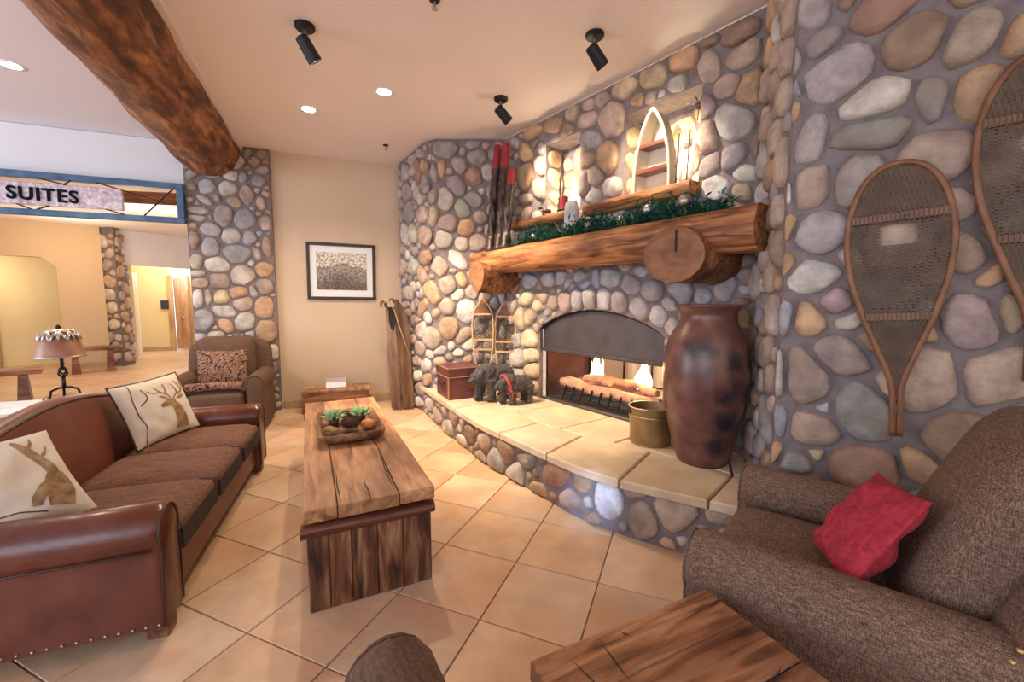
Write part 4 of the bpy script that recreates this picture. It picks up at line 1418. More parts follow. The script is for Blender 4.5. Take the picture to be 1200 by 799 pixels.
for (x, y, tgt, lab) in TR:
    r = empty('ceiling_spotlight', (x, y, ZC))
    tag(r, lab, 'spotlight', 'black ceiling spotlights')
    MB().lathe([(.0, -.030), (.058, -.028), (.068, -.018), (.068, 0)], 20).build('canopy', M['black'], r, True, angle=40)
    MB().tube([(0, 0, -.025), (0, 0, -.085)], .011, 8).build('stem', M['pewter'], r)
    dv = (Vector(tgt) - Vector((x, y, ZC - .1)))
    dv.z *= .9
    dv.normalize()
    if x < -1:
        dv = Vector((.40, .42, -.82)).normalized()
    rot = dv.to_track_quat('Z', 'Y').to_euler()
    hd = MB().lathe([(.0, -.055), (.030, -.055), (.045, -.045), (.050, .11), (.046, .115), (.042, .10), (.0, .10)], 20).build('lamp_head', M['black'], r, True, (0, 0, -.125), rot=rot, angle=40)
    MB().lathe([(.0, .101), (.040, .101)], 16).build('bulb', M['glow'], hd)
    light('spotlight_beam', 'SPOT', Vector((x, y, ZC - .125)) + dv * .13, 360 if x < -1 else 95, WARM, Vector((x, y, ZC - .125)) + dv * 2, .04, angle=75, blend=.7)
for (x, y, lab) in ((-1.573, 5.392, 'small dark sprinkler head on the ceiling by the wall corner'), (-.50, 2.886, 'small sprinkler head on the ceiling at the top edge of the view')):
    r = empty('sprinkler', (x, y, ZC))
    tag(r, lab, 'sprinkler', 'ceiling sprinklers')
    MB().lathe([(.0, -.012), (.032, -.010), (.036, 0)], 14).build('escutcheon', M['black'], r, True)
    mb = MB().tube([(0, 0, -.01), (0, 0, -.05)], .009, 8)
    mb.lathe([(.0, -.058), (.022, -.056), (.022, -.052), (.0, -.05)], 12).build('sprinkler_head', M['pewter'], r)

# ------------------------------------------------------------------ mantel, brackets, shelf logs
FD = Vector((.611, -.791, 0))
FA = atan2(-.791, .611)


def fpt(u, off, z):
    return fP.pt(u, z, off)


mt = empty('mantel', fpt(1.45, .30, 1.765), FA)
tag(mt, 'heavy rough-hewn log mantel across the stone chimney on two cut log brackets', 'mantel')
V, F_ = rough_log(.138, .170, 3.20, 24, 50, .09, 14)
V = [(x - 1.60, y * 1.0, max(-.15, min(z, .128)) + .155) for x, y, z in V]
MB().add(V, F_).build('mantel_log', M['log'], mt, True, angle=45)


def bracket(u, zc, r, zs, y0=.30, y1=-.235, seed=0, flare=False):
    """short log end that faces the room (local -Y), with a paler sawn face"""
    n = 26
    mbk, mcap = MB(), MB()
    rings = []
    for t in (0, .03, .35, .7, 1):
        ring = []
        for k in range(n):
            a = 2 * pi * k / n
            rr = r * (1 + .05 * noise.noise((cos(a) * 1.3 + seed, sin(a) * 1.3, t * 2)) + .03 * cos(2 * a + 1))
            if t == 0:
                rr *= .975
            x, z = rr * cos(a), rr * sin(a) * zs
            if flare:
                x *= 1 + .28 * max(0, sin(a)) - .35 * max(0, -sin(a))
            ring.append((u - 1.45 + x, y1 + (y0 - y1) * t, zc - 1.765 + z))
        rings.append(ring)
    mbk.add([p for g in rings for p in g], [(i * n + k, i * n + (k + 1) % n, (i + 1) * n + (k + 1) % n, (i + 1) * n + k) for i in range(4) for k in range(n)])
    b = mbk.build('bracket', M['log'], mt, True)
    V = [(p[0], y1 - .001, p[2]) for p in rings[0]] + [(u - 1.45, y1 - .008, zc - 1.72)]
    mcap.add(V, [(k, (k + 1) % n, n) for k in range(n)]).build('sawn_face', M['cut_end'], b)
    return b


b = bracket(2.57, 1.775, .225, .86, seed=2)
MB().box((2.57 - 1.45 + .03, -.247, 1.86 - 1.765), (.012, .006, .14), 0).build('split', M['char'], b)
bracket(.13, 1.735, .150, 1.2, y1=-.22, seed=7, flare=True)
for (u0, u1, lab, sd) in ((.30, 1.18, 'split half-log shelf under the left niche, behind the garland', 5), (1.40, 2.46, 'split half-log shelf under the right niche, below the toy canoe', 11)):
    V, F_ = rough_log(.062, .070, u1 - u0, 16, 20, .12, sd)
    V = [(x - (u1 - u0) / 2, y * 1.3, min(z, .035)) for x, y, z in V]
    o = MB().add(V, F_).build('log_shelf', M['log'], None, True, fpt((u0 + u1) / 2, .085, 2.322), FA, angle=40)
    tag(o, lab, 'shelf', 'half-log niche shelves')
# pale slab of stone between the two shelves
V, F_ = softbox(.17, .09, .36, .045, puff=.0, cuts=5)
V = [(x * (1 - .5 * (z + .18)), y, z) for x, y, z in V]
o = MB().add(V, F_).build('standing_stone', M['stone'], None, True, fpt(1.29, .19, 2.235), FA)
o.color = (.58, .55, .56, 1)
tag(o, 'pale upright stone standing on the mantel between the two half-log shelves', 'stone')

# niche lamps (bright glow low in each niche)
for (u, z) in ((.98, 2.60), (2.16, 2.60)):
    p = fpt(u, -.15, z)
    light('niche_lamp', 'POINT', p, 7, (1.0, .84, .58), size=.04)

# garland
gr = empty('garland', fpt(1.6, .22, 2.04), FA)
tag(gr, 'green fir garland lying along the log mantel with round silvery ornaments', 'garland')
gm = [MB(), MB(), MB()]
rg = random.Random(5)
for k in range(5200):
    t = rg.random()
    u = .52 + t * 2.25
    y = rg.gauss(0, .055)
    z = abs(rg.gauss(.035, .040)) + (.05 if rg.random() < .15 else 0) + .03 * sin(u * 9)
    a, b_ = rg.uniform(0, 2 * pi), rg.uniform(-.5, .9)
    L = rg.uniform(.05, .11)
    dv = Vector((cos(a) * cos(b_), sin(a) * cos(b_), sin(b_)))
    sd_ = dv.cross(Vector((0, 0, 1))).normalized() * rg.uniform(.006, .015)
    c = Vector((u - 1.6, y, max(.012, z)))
    e = c + dv * L
    e.z = max(.006, e.z)
    mid = (c + e) / 2 + Vector((0, 0, .006))
    j = rg.choice((0, 0, 1, 1, 2))
    gm[j].add([c, mid + sd_, e, mid - sd_], [(0, 1, 2, 3)])
for j in range(3):
    stuff(gm[j].build('foliage', M['greens'][j], gr))
for (u, z, r) in ((2.22, .115, .042), (2.52, .125, .048), (1.62, .09, .035), (1.95, .085, .03), (.9, .08, .034)):
    orn = MB().ell((u - 1.6, -.10, z), (r, r, r), 12, 8).build('ornament', M['pewter'], gr, True)
    MB().lathe([(r * .25, r * .92), (r * .25, r * 1.15), (0, r * 1.15)], 8, (u - 1.6, -.10, z)).build('cap', M['iron'], orn)


# tall carved candlesticks on the left end of the mantel
def candlestick(u, off, H, hc, lab, seed):
    p = fpt(u, off, 2.049)
    r = empty('candlestick', p)
    r.rotation_euler = (0, radians(4.5), 0)
    tag(r, lab, 'candlestick', 'tall carved candlesticks on the mantel')
    prof = [(.0, 0), (.080, 0), (.085, .02), (.066, .05), (.072, .10), (.060, .13)]
    z = .13
    while z < H - .22:
        prof += [(.055, z + .02), (.052, z + .05), (.055, z + .085)]
        z += .085
    prof += [(.060, H - .19), (.052, H - .16), (.060, H - .12), (.050, H - .08), (.066, H - .03), (.066, H), (.0, H)]
    prof = [(r_ * .84, z_) for r_, z_ in prof]
    n = 20
    mb = MB().lathe(prof, n)
    # deep spiral carving
    mb.v = [(x * (1 + (.17 * sin(3 * atan2(y, x) + z * 26) if .14 < z < H - .2 else 0)), y * (1 + (.17 * sin(3 * atan2(y, x) + z * 26) if .14 < z < H - .2 else 0)), z) for x, y, z in mb.v]
    mb.build('carved_stand', M['carved'], r, True, angle=50)
    MB().lathe([(.0, H), (.043, H), (.040, H + hc - .01), (.034, H + hc), (.0, H + hc - .008)], 18).build('candle', M['candle'], r, True, angle=40)


candlestick(.09, .30, .92, .27, 'leftmost tall carved dark candlestick with a red candle, on the mantel end', 1)
candlestick(.245, .29, .90, .27, 'second of the tall carved candlesticks with a red candle, in the middle', 2)
candlestick(.40, .31, .68, .17, 'shorter carved dark candlestick with a red candle, right of the tall pair', 3)

# niche ornaments
r = empty('candle_holder', fpt(1.10, .10, 2.362))
tag(r, 'short red candle on a small saucer at the right end of the left shelf', 'candle')
MB().lathe([(.0, 0), (.055, 0), (.06, .012), (.0, .01)], 16).build('saucer', M['iron'], r, True)
MB().lathe([(.0, .01), (.043, .01), (.043, .135), (.036, .14), (.0, .135)], 16).build('candle', M['candle'], r, True, angle=40)
r = empty('finial_candlestick', fpt(.99, .05, 2.362))
tag(r, 'slim turned candlestick standing in the glow of the left niche', 'candlestick')
MB().lathe([(.0, 0), (.030, 0), (.035, .03), (.02, .05), (.028, .09), (.016, .12), (.022, .15), (.009, .17), (.014, .25), (.007, .29), (.013, .34), (.006, .36), (.013, .40), (.0, .42)], 12).build('turned_stem', M['carved'], r, True)
MB().lathe([(.0, 0), (.045, 0), (.045, .006), (.0, .006)], 12).build('foot', M['carved'], r)
r = empty('figurine', fpt(.80, .06, 2.362))
tag(r, 'tiny dark moose figurine at the left end of the left niche shelf', 'figurine')
mb = MB().ell((0, 0, .055), (.055, .022, .026), 10, 6)
mb.ell((-.065, 0, .085), (.028, .014, .016), 8, 6)
for x in (-.035, -.028, .03, .038):
    mb.tube([(x, .01 if x in (-.035, .03) else -.01, .05), (x, .01 if x in (-.035, .03) else -.01, 0)], .006, 6)
mb.build('body', M['carved'], r, True)
mb = MB().tube([(-.06, 0, .10), (-.05, .03, .125), (-.07, .045, .14)], .005, 5)
mb.tube([(-.06, 0, .10), (-.05, -.03, .125), (-.07, -.045, .14)], .005, 5).build('antler', M['carved'], r)

# toy canoe cut in half as a shelf, standing on end
r = empty('canoe_shelf', fpt(2.08, .03, 2.362), FA)
tag(r, 'upright half canoe with two shelves in the right niche', 'shelf')
H_ = .64


def cw(t):
    return .165 * max(0.0, 1 - t ** 2.4) ** .8


for s_ in (-1, 1):
    mb = MB()
    V = []
    for i in range(15):
        t = i / 14
        w = cw(t)
        V += [(s_ * w, -.06, t * H_), (s_ * (w + .006), -.06, t * H_ + .0), (s_ * (w * .9 + .006), .07, t * H_), (s_ * w * .86, .07, t * H_)]
    F_ = []
    for i in range(14):
        for k in range(4):
            F_.append((i * 4 + k, i * 4 + (k + 1) % 4, (i + 1) * 4 + (k + 1) % 4, (i + 1) * 4 + k))
    mb.add(V, F_).build('hull_side', M['canoe_side'] if s_ > 0 else M['canoe'], r)
    MB().tube([(s_ * cw(i / 14), -.062, i / 14 * H_) for i in range(15)], .012, 6).build('gunwale', M['canoe'], r)
V = [(s_ * cw(i / 14) * .9, .072, i / 14 * H_) for i in range(15) for s_ in (-1, 1)]
MB().add(V, [(2 * i, 2 * i + 1, 2 * i + 3, 2 * i + 2) for i in range(14)]).build('hull_back', M['canoe'], r)
for z in (.17, .37):
    w = cw(z / H_)
    MB().box((0, 0, z), (2 * w - .01, .115, .028)).build('shelf_board', M['bullnose'], r)
for (u, lean, lab) in ((2.31, 2, 'left one of the two pale toy skis with a dark pole beside the canoe'), (2.40, 1, 'right one of the two pale toy skis with a dark pole beside the canoe')):
    r = empty('toy_ski', fpt(u, .05, 2.362), FA)
    tag(r, lab, 'ski', 'toy skis in the right niche')
    mb = MB()
    mb.tube([(0, 0, 0), (.004, .02, .2), (.008, .035, .36), (.008, .022, .41), (.008, .0, .43)], [.017, .018, .016, .012, .006], 8, flat=.35)
    mb.build('ski', M['canoe'], r, True)
    MB().tube([(-.035, .005, .0), (-.025, .02, .40)], .006, 6).build('pole', M['iron'], r)
r = empty('twig_ornament', fpt(2.415, -.01, 2.93), FA)
tag(r, 'dark spiky twig ornament hanging above the toy skis in the right niche', 'ornament')
mb = MB()
rg = random.Random(3)
for k in range(16):
    a, b_ = rg.uniform(0, 2 * pi), rg.uniform(-.9, .9)
    L = rg.uniform(.06, .13)
    mb.tube([(0, 0, 0), (cos(a) * cos(b_) * L * .6, sin(a) * .02, sin(b_) * L * .6 + .01), (cos(a) * cos(b_) * L, sin(a) * .03, sin(b_) * L)], .004, 5)
mb.ell((0, 0, 0), (.03, .025, .03), 8, 6)
mb.build('twigs', M['carved'], r)

# ------------------------------------------------------------------ fire box
fb = empty('fireplace', fpt(1.42, -.05, HZ), FA)
tag(fb, 'see-through gas fireplace with an arched steel hood and burning logs', 'fireplace')
UC = 1.42


def fl(u, off, z):          # local: x along wall, y into the wall
    return (u - UC, -(off + .05), z - HZ)


for u in (AU0 - .03, AU1 + .03):
    MB().box(fl(u, -.50, .75), (.03, .72, .90)).build('firebox_side', M['firebrick'], fb)
MB().add([fl(AU0 - .02, -.14, 1.06), fl(AU1 + .02, -.14, 1.06), fl(AU1 + .02, -.86, 1.06), fl(AU0 - .02, -.86, 1.06)], [(0, 1, 2, 3)]).build('firebox_top', M['char'], fb)
MB().box(fl(UC, -.45, HZ - .035), (AU1 - AU0 + .06, .90, .06)).build('firebox_floor', M['char'], fb)
MB().box(fl(UC, -.015, HZ + .008), (AU1 - AU0 - .01, .05, .028), 0, .006).build('threshold', M['hood'], fb)
MB().box(fl(UC, -.86, 1.02), (AU1 - AU0 + .04, .04, .24)).build('rear_lintel', M['char'], fb)
for u in (AU0 - .005, AU1 + .005):
    MB().box(fl(u, -.86, .76), (.06, .05, .80)).build('rear_jamb', M['char'], fb)
for u in (1.15, 1.52):
    MB().box(fl(u, -.86, .66), (.018, .018, .58)).build('rear_mullion', M['black'], fb)
# arched hood plate
mb = MB()
V = []
for k in range(NA + 1):
    a = arch(k / NA)
    V += [fl(a[0], -.055, .925), fl(a[0], -.055, a[1] + .01)]
mb.add(V, [(2 * k, 2 * k + 2, 2 * k + 3, 2 * k + 1) for k in range(NA)])
V2 = [(x, y + .012, z) for x, y, z in V]
mb.add(V2, [(2 * k + 1, 2 * k + 3, 2 * k + 2, 2 * k) for k in range(NA)])
hd = mb.build('hood_plate', M['hood'], fb)
MB().box(fl(UC, -.05, .922), (AU1 - AU0 - .005, .035, .035), 0, .008).build('hood_lip', M['hood'], hd)
mb = MB()
mb.tube([fl(*[arch(k / NA)[0], -.03, arch(k / NA)[1] - .008]) for k in range(NA + 1)], .013, 6)
mb.build('arch_edge', M['black'], hd)
# burner grate and logs
gt = MB()
for v_ in (.0, .055):
    gt.tube([fl(.78, -.17, HZ + .05 + v_), fl(1.95, -.17, HZ + .05 + v_)], .011, 6)
gt.build('grate', M['iron'], fb)
for k in range(9):
    u = .86 + k * .125
    MB().tube([fl(u, -.145, HZ + .015), fl(u + .02, -.165, HZ + .10), fl(u + .055, -.15, HZ + .165)], .0095, 6).build('grate_tine', M['iron'], fb)
rl = random.Random(2)
for (u0, o0, z0, u1, o1, z1, r0) in ((.74, -.26, .17, 1.50, -.22, .15, .062), (1.25, -.22, .15, 2.02, -.26, .15, .055), (.85, -.42, .17, 1.75, -.45, .17, .062), (1.10, -.24, .26, 1.78, -.42, .27, .048), (1.05, -.44, .27, 1.45, -.24, .25, .042), (1.55, -.46, .26, 2.0, -.24, .24, .042)):
    pts = []
    for k in range(8):
        t = k / 7
        a = Vector(fl(u0 + (u1 - u0) * t, o0 + (o1 - o0) * t, HZ + z0 + (z1 - z0) * t))
        pts.append(a + Vector((0, 0, .012 * sin(t * 7))))
    MB().tube(pts, [r0 * (.75 if k in (0, 7) else rl.uniform(.9, 1.1)) for k in range(8)], 10).build('ceramic_log', M['firelog'], fb, True, angle=50)
for (u, off_, z, h, w, sd) in ((1.17, -.36, .24, .33, .055, 1), (1.74, -.38, .22, .34, .060, 4)):
    for (du, hh, ww) in ((0, 1, 1), (-.06, .6, .6), (.065, .72, .6), (.015, .8, .7)):
        prof = [(.30, 0), (.75, .10), (1, .24), (.92, .40), (.66, .60), (.36, .80), (.12, .94), (.0, 1)]
        mb = MB()
        n = 12
        for (r_, t) in prof:
            for k in range(n):
                a = 2 * pi * k / n
                wob = .35 * w * sin(t * 6 + sd + du * 30) * t
                mb.v.append(Vector(fl(u + du, off_, HZ + z)) + Vector((w * ww * r_ * cos(a) + wob, w * ww * .6 * r_ * sin(a), h * hh * t)))
        mb.f = [(i * n + k, i * n + (k + 1) % n, (i + 1) * n + (k + 1) % n, (i + 1) * n + k) for i in range(7) for k in range(n)]
        mb.v = [tuple(v) for v in mb.v]
        mb.build('flame', M['flame'], fb, True)
    light('fire_glow', 'POINT', fpt(u, -.36, HZ + .42), 10, (1.0, .55, .22), size=.08)
# room behind the fire
c = fpt(1.5, -3.2, 1.4)
struct(MB().box((c.x, c.y, 1.4), (6.5, .1, 2.8), FA).build('wall_far_side', M['tan_wall']))
cu = empty('curtain', fpt(1.3, -3.05, .02), FA)
tag(cu, 'pale pleated curtain in the room seen through the fireplace', 'curtain')
for k in range(14):
    def cf(s_, t, k=k):
        return (-1.75 + k * .25 + .25 * s_, .035 * cos(2 * pi * s_), t * 2.6)
    MB().grid(cf, 10, 1).build('curtain_fold', M['curtain'], cu, True)

# ------------------------------------------------------------------ things on the hearth
vp = [(.0, 0), (.150, 0), (.160, .02), (.185, .10), (.215, .22), (.245, .38), (.262, .52), (.266, .62), (.258, .72), (.235, .82), (.205, .89), (.182, .93), (.165, .965), (.160, 1.0), (.168, 1.03), (.195, 1.055), (.203, 1.065), (.198, 1.072), (.165, 1.06), (.145, 1.03), (.140, .95), (.0, .90)]
vs_ = [(r * (1.03 if z < .8 else 1.05), z) for r, z in vp]
o = MB().lathe(vs_, 48).build('floor_vase', M['vase'], None, True, (1.31, 2.79, HZ))
tag(o, 'tall smoke-fired clay vase with black patches standing at the right of the hearth', 'vase')
r = empty('metal_bucket', (1.075, 3.165, HZ))
tag(r, 'low round aged brass bucket standing left of the tall vase', 'bucket')
MB().lathe([(.0, 0), (.145, 0), (.152, .012), (.158, .27), (.166, .28), (.166, .288), (.154, .288), (.150, .03), (.0, .025)], 32).build('body', M['bucket'], r, True, angle=40)
MB().lathe([(.1575, .205), (.162, .21), (.162, .225), (.158, .23)], 32).build('band', M['bucket'], r, True)
for s_ in (-1, 1):
    MB().box((s_ * .16, 0, .25), (.012, .035, .04), 0, .004).build('handle_lug', M['iron'], r)

# trunk
tk = empty('storage_trunk', (-.70, 4.53, HZ), radians(27))
tag(tk, 'small burgundy leather trunk with tan edging at the left end of the hearth', 'trunk')
TW, TD, TH = .40, .44, .245
MB().box((TW / 2, TD / 2, TH / 2), (TW, TD, TH), 0, .008).build('body', M['trunk'], tk)
ld2 = MB().box((TW / 2, TD / 2, TH + .055), (TW + .014, TD + .014, .105), 0, .010).build('lid', M['trunk'], tk)
mb = MB()
mb.box((TW / 2, -.009, TH + .006), (TW + .02, .006, .010))
mb.box((-.009, TD / 2, TH + .006), (.006, TD + .02, .010))
mb.box((TW / 2, -.005, TH + .106), (TW + .02, .012, .008))
mb.box((-.005, TD / 2, TH + .106), (.012, TD + .02, .008))
mb.build('edge_binding', M['strap'], ld2)
mb = MB()
mb.box((-.002, -.002, TH / 2), (.014, .014, TH))
mb.box((TW + .002, -.002, TH / 2), (.014, .014, TH))
mb.build('corner_binding', M['strap'], tk)
mb = MB()
mb.tube([(TW * .70 - .05, -.008, TH * .66), (TW * .70 - .035, -.020, TH * .56), (TW * .70 + .035, -.020, TH * .56), (TW * .70 + .05, -.008, TH * .66)], .006, 6)
mb.build('handle', M['brass'], tk)
mb = MB()
mb.tube([(-.008, TD * .3, TH * .72), (-.018, TD * .36, TH * .6), (-.018, TD * .60, TH * .6), (-.008, TD * .66, TH * .72)], .008, 6)
mb.build('handle', M['iron'], tk)


# small pointed snowshoes behind the bears
def small_shoe(x, y, rz, lean, lab, H=1.13):
    r = empty('snowshoe', (x, y, HZ + .004), rz)
    r.rotation_euler = (lean, 0, rz)
    tag(r, lab, 'snowshoe', 'small pointed snowshoes on the hearth')
    out = [(0, H), (.06, H - .07), (.115, H - .17), (.13, H - .32), (.125, H - .55), (.09, H - .78), (.04, H - .98), (.012, .0)]
    for s_ in (-1, 1):
        MB().tube([(s_ * a, 0, b) for a, b in out], .011, 7).build('frame', M['tanwood'], r, True)
    mb = MB()
    mb.add([(0, -.004, H - .01), (-.11, -.004, H - .175), (.11, -.004, H - .175), (0, .004, H - .01), (-.11, .004, H - .175), (.11, .004, H - .175)], [(0, 1, 2), (5, 4, 3), (0, 3, 4, 1), (1, 4, 5, 2), (2, 5, 3, 0)])
    mb.build('toe_plate', M['bench_wood'], r)
    for (z, w) in ((H - .19, .118), (H - .50, .125), (H - .62, .115)):
        MB().box((0, 0, z), (2 * w, .014, .022)).build('crossbar', M['tanwood'], r)
    mb = MB()
    for k in range(-9, 10):
        for sg_ in (-1, 1):
            z0 = H - .36 + k * .028
            mb.tube([(-.11, .003 * sg_, z0 - sg_ * .06), (.11, .003 * sg_, z0 + sg_ * .06)], .0028, 4, cap=False)
    stuff(mb.build('webbing', M['web'], r))
    MB().box((0, -.008, H - .27), (.09, .012, .06), 0, .004).build('binding', M['iron'], r)


small_shoe(-.345, 4.98, radians(6), radians(-7), 'left small pointed snowshoe leaning on the stones behind the bears')
small_shoe(-.10, 5.00, radians(-14), radians(-6), 'right small pointed snowshoe leaning on the stones behind the bears', 1.10)


def blob(parts, voxel, name, mat, parent, smooth_it=3, disp=.0):
    """one continuous skin over overlapping solids"""
    mb = MB()
    for p in parts:
        if p[0] == 'e':
            _, c, r, rot = p
            T = Matrix.Translation(c) @ rot.to_matrix().to_4x4() if rot else Matrix.Translation(c)
            mb.ell((0, 0, 0), r, 14, 10, T)
        else:
            _, pts, rad = p
            mb.tube(pts, rad, 12)
    o = mb.build(name, mat, None)
    md = o.modifiers.new('r', 'REMESH')
    md.mode = 'VOXEL'
    md.voxel_size = voxel
    ms = o.modifiers.new('s', 'SMOOTH')
    ms.iterations = smooth_it
    ms.factor = .5
    d = bpy.context.evaluated_depsgraph_get()
    me = bpy.data.meshes.new_from_object(o.evaluated_get(d))
    bpy.data.objects.remove(o)
    if disp:
        for v in me.vertices:
            n_ = v.normal
            q = noise.noise(v.co * 38) + .7 * noise.noise(v.co * 75)
            v.co += n_ * disp * q
    me.polygons.foreach_set('use_smooth', [True] * len(me.polygons))
    me.name = name
    o = bpy.data.objects.new(name, me)
    COL.objects.link(o)
    o.parent = parent
    return o


def bear(x, y, rz, k, lab, scarf=False):
    """standing bear, nose towards -X local"""
    from mathutils import Euler
    r = empty('bear_figurine', (x, y, HZ + .008), rz)
    tag(r, lab, 'bear', 'twig bears on the hearth')
    P = [('e', Vector((.06, 0, .255)) * k, [q * k for q in (.185, .115, .118)], Euler((0, radians(-6), 0))),
         ('e', Vector((-.07, 0, .285)) * k, [q * k for q in (.115, .105, .120)], None),
         ('e', Vector((.17, 0, .25)) * k, [q * k for q in (.105, .112, .118)], None),
         ('e', Vector((-.185, 0, .255)) * k, [q * k for q in (.082, .072, .076)], Euler((0, radians(20), 0))),
         ('e', Vector((-.255, 0, .222)) * k, [q * k for q in (.052, .036, .034)], Euler((0, radians(15), 0))),
         ('e', Vector((-.165, .062, .325)) * k, [q * k for q in (.018, .026, .028)], None),
         ('e', Vector((-.165, -.062, .325)) * k, [q * k for q in (.018, .026, .028)], None),
         ('e', Vector((.275, 0, .27)) * k, [q * k for q in (.02, .02, .025)], None)]
    for (lx, ly, dx, dz) in ((-.11, .065, -.02, .24), (-.06, -.068, .01, .24), (.17, .068, .03, .24), (.205, -.068, .0, .24)):
        pts = [Vector((lx, ly, dz)) * k, Vector((lx + dx * .5, ly, .12)) * k, Vector((lx + dx, ly, .03)) * k, Vector((lx + dx, ly, .0)) * k]
        P.append(('t', pts, [.068 * k, .050 * k, .046 * k, .044 * k]))
        P.append(('e', Vector((lx + dx - .022, ly, .022)) * k, [.052 * k, .042 * k, .024 * k], None))
    blob(P, .012 * k, 'body', M['fur'], r, 2, .010 * k)
    for s_ in (-1, 1):
        MB().ell(Vector((-.243, s_ * .034, .272)) * k, [.009 * k] * 3, 8, 6).build('eye', M['black'], r, True)
    MB().ell(Vector((-.302, 0, .225)) * k, [.014 * k, .018 * k, .013 * k], 8, 6).build('nose', M['black'], r, True)
    if scarf:
        pts = []
        for q in range(17):
            a = 2 * pi * q / 16
            pts.append(Vector((-.115 - .035 * sin(a), .115 * cos(a), .262 + .118 * sin(a))) * k)
        mb = MB().tube(pts, .034 * k, 8, flat=.55)
        mb.tube([Vector((-.12, -.115, .24)) * k, Vector((-.09, -.135, .17)) * k, Vector((-.085, -.128, .09)) * k], [.03 * k, .034 * k, .030 * k], 8, flat=.4)
        mb.build('scarf', M['scarf'], r, True)


bear(-.22, 4.56, radians(38), 1.02, 'larger dark twig bear standing before the snowshoes')
bear(.02, 4.39, radians(28), .80, 'smaller dark twig bear wearing a red scarf', True)

# ------------------------------------------------------------------ snowshoes on the right wall
RD = Vector((.8, -.6, 0))
RA = atan2(-.6, .8)


def big_shoe(u, v_top, tilt, lab, k=1.0):
    p = gP.pt(u, v_top - 1.29 * k, .075)
    r = empty('snowshoe', p, RA)
    r.rotation_euler = (0, tilt, RA)
    tag(r, lab, 'snowshoe', 'large old snowshoes on the stone wall')
    H = 1.29
    prof = [(0, H), (.055, H - .012), (.105, H - .05), (.150, H - .13), (.178, H - .24), (.187, H - .36), (.176, H - .50), (.150, H - .62), (.112, H - .75), (.072, H - .87), (.038, H - .97), (.018, H - 1.05), (.013, H - 1.15), (.012, 0)]

    def half(z):
        for (a, b), (c_, d) in zip(prof[:-1], prof[1:]):
            if d <= z <= b:
                return (a + (c_ - a) * (b - z) / max(1e-6, b - d)) * k
        return 0
    sm = catmull([(a * k, b * k) for a, b in prof], 4)
    full = [(-a, 0, b) for a, b in sm[::-1]] + [(a, 0, b) for a, b in sm[1:]]
    MB().tube(full, .0135 * k, 8, flat=.8).build('frame', M['rawhide'], r, True)
    z1, z2 = (H - .245) * k, (H - .715) * k
    for z in (z1, z2):
        w = half(z / k)
        def bar(s_, t, w=w, z=z):
            return (-w + 2 * w * s_, -.004, z + (.020 if t else -.020))
        MB().box((0, 0, z), (2 * w, .016, .040), 0, .004).build('crossbar', M['rawhide'], r)
        mb = MB()
        n_ = int(2 * w / .016)
        for q in range(n_):
            mb.box((-w + .008 + q * .016, -.010, z), (.006, .004, .046))
        stuff(mb.build('lashing', M['web'], r))
    # webbing: three fields, three directions of thong
    def field(za, zb, sp_, name, hole=None):
        mb = MB()
        for dx, dz in ((1, .62), (1, -.62), (1, 0)):
            L = hypot(dx, dz)
            dx_, dz_ = dx / L, dz / L
            nx_, nz_ = -dz_, dx_
            for q in range(-60, 61):
                o_ = q * sp_
                seg = []
                for t in range(-50, 51):
                    s2 = t * .011
                    x = nx_ * o_ + dx_ * s2
                    z = (za + zb) / 2 + nz_ * o_ + dz_ * s2
                    ok = za < z < zb and abs(x) < half(z / k) - .006
                    if ok and hole and hole[0] < x < hole[1] and hole[2] < z < hole[3]:
                        ok = False
                    if ok:
                        seg.append((x, z))
                    else:
                        if len(seg) > 1:
                            a, b = seg[0], seg[-1]
                            w_ = .0022
                            yy = -.002 if dz > 0 else (.002 if dz < 0 else 0)
                            mb.add([(a[0] - nx_ * w_, yy, a[1] - nz_ * w_), (b[0] - nx_ * w_, yy, b[1] - nz_ * w_), (b[0] + nx_ * w_, yy, b[1] + nz_ * w_), (a[0] + nx_ * w_, yy, a[1] + nz_ * w_)], [(0, 1, 2, 3)])
                        seg = []
        stuff(mb.build(name, M['web'], r))
    field(z1 + .02, H * k, .0095, 'toe_webbing')
    field(z2 + .02, z1 - .02, .0145, 'body_webbing', (-.055 * k, .06 * k, z1 - .13 * k, z1 - .035 * k))
    field(.2 * k, z2 - .02, .0085, 'heel_webbing')
    MB().box((0, 0, .13 * k), (.034, .02, .05), 0, .004).build('tail_binding', M['web'], r)
    hk = MB().lathe([(0, 0), (.006, 0), (.006, .05), (0, .055)], 8).build('nail', M['pewter'], r, True, (.02, -.02, z1 - .005), rot=(pi / 2, 0, 0))


big_shoe(.500, 2.105, radians(-3.2), 'old snowshoe hanging whole in view on the right stone wall')
big_shoe(.900, 2.47, radians(-2.0), 'old snowshoe cut by the right edge of the view', 1.04)


# ------------------------------------------------------------------ cushions
def pillow_fn(w, h, t, seed=0, wr=.012):
    def fn(s_, u, side):
        x, y = 2 * s_ - 1, 2 * u - 1
        e = max(0, 1 - x * x) ** .55 * max(0, 1 - y * y) ** .55
        pin = 1 - .06 * (1 - x * x) * abs(y) ** 2
        pin2 = 1 - .06 * (1 - y * y) * abs(x) ** 2
        z = t / 2 * e
        q = noise.noise((x * 1.9 + seed, y * 1.9, side)) + .6 * noise.noise((x * 4.0, y * 3.2 + seed, side))
        z += wr * q * min(1, e * 1.6)
        return Vector((x * w / 2 * pin2, y * h / 2 * pin, side * z))
    return fn


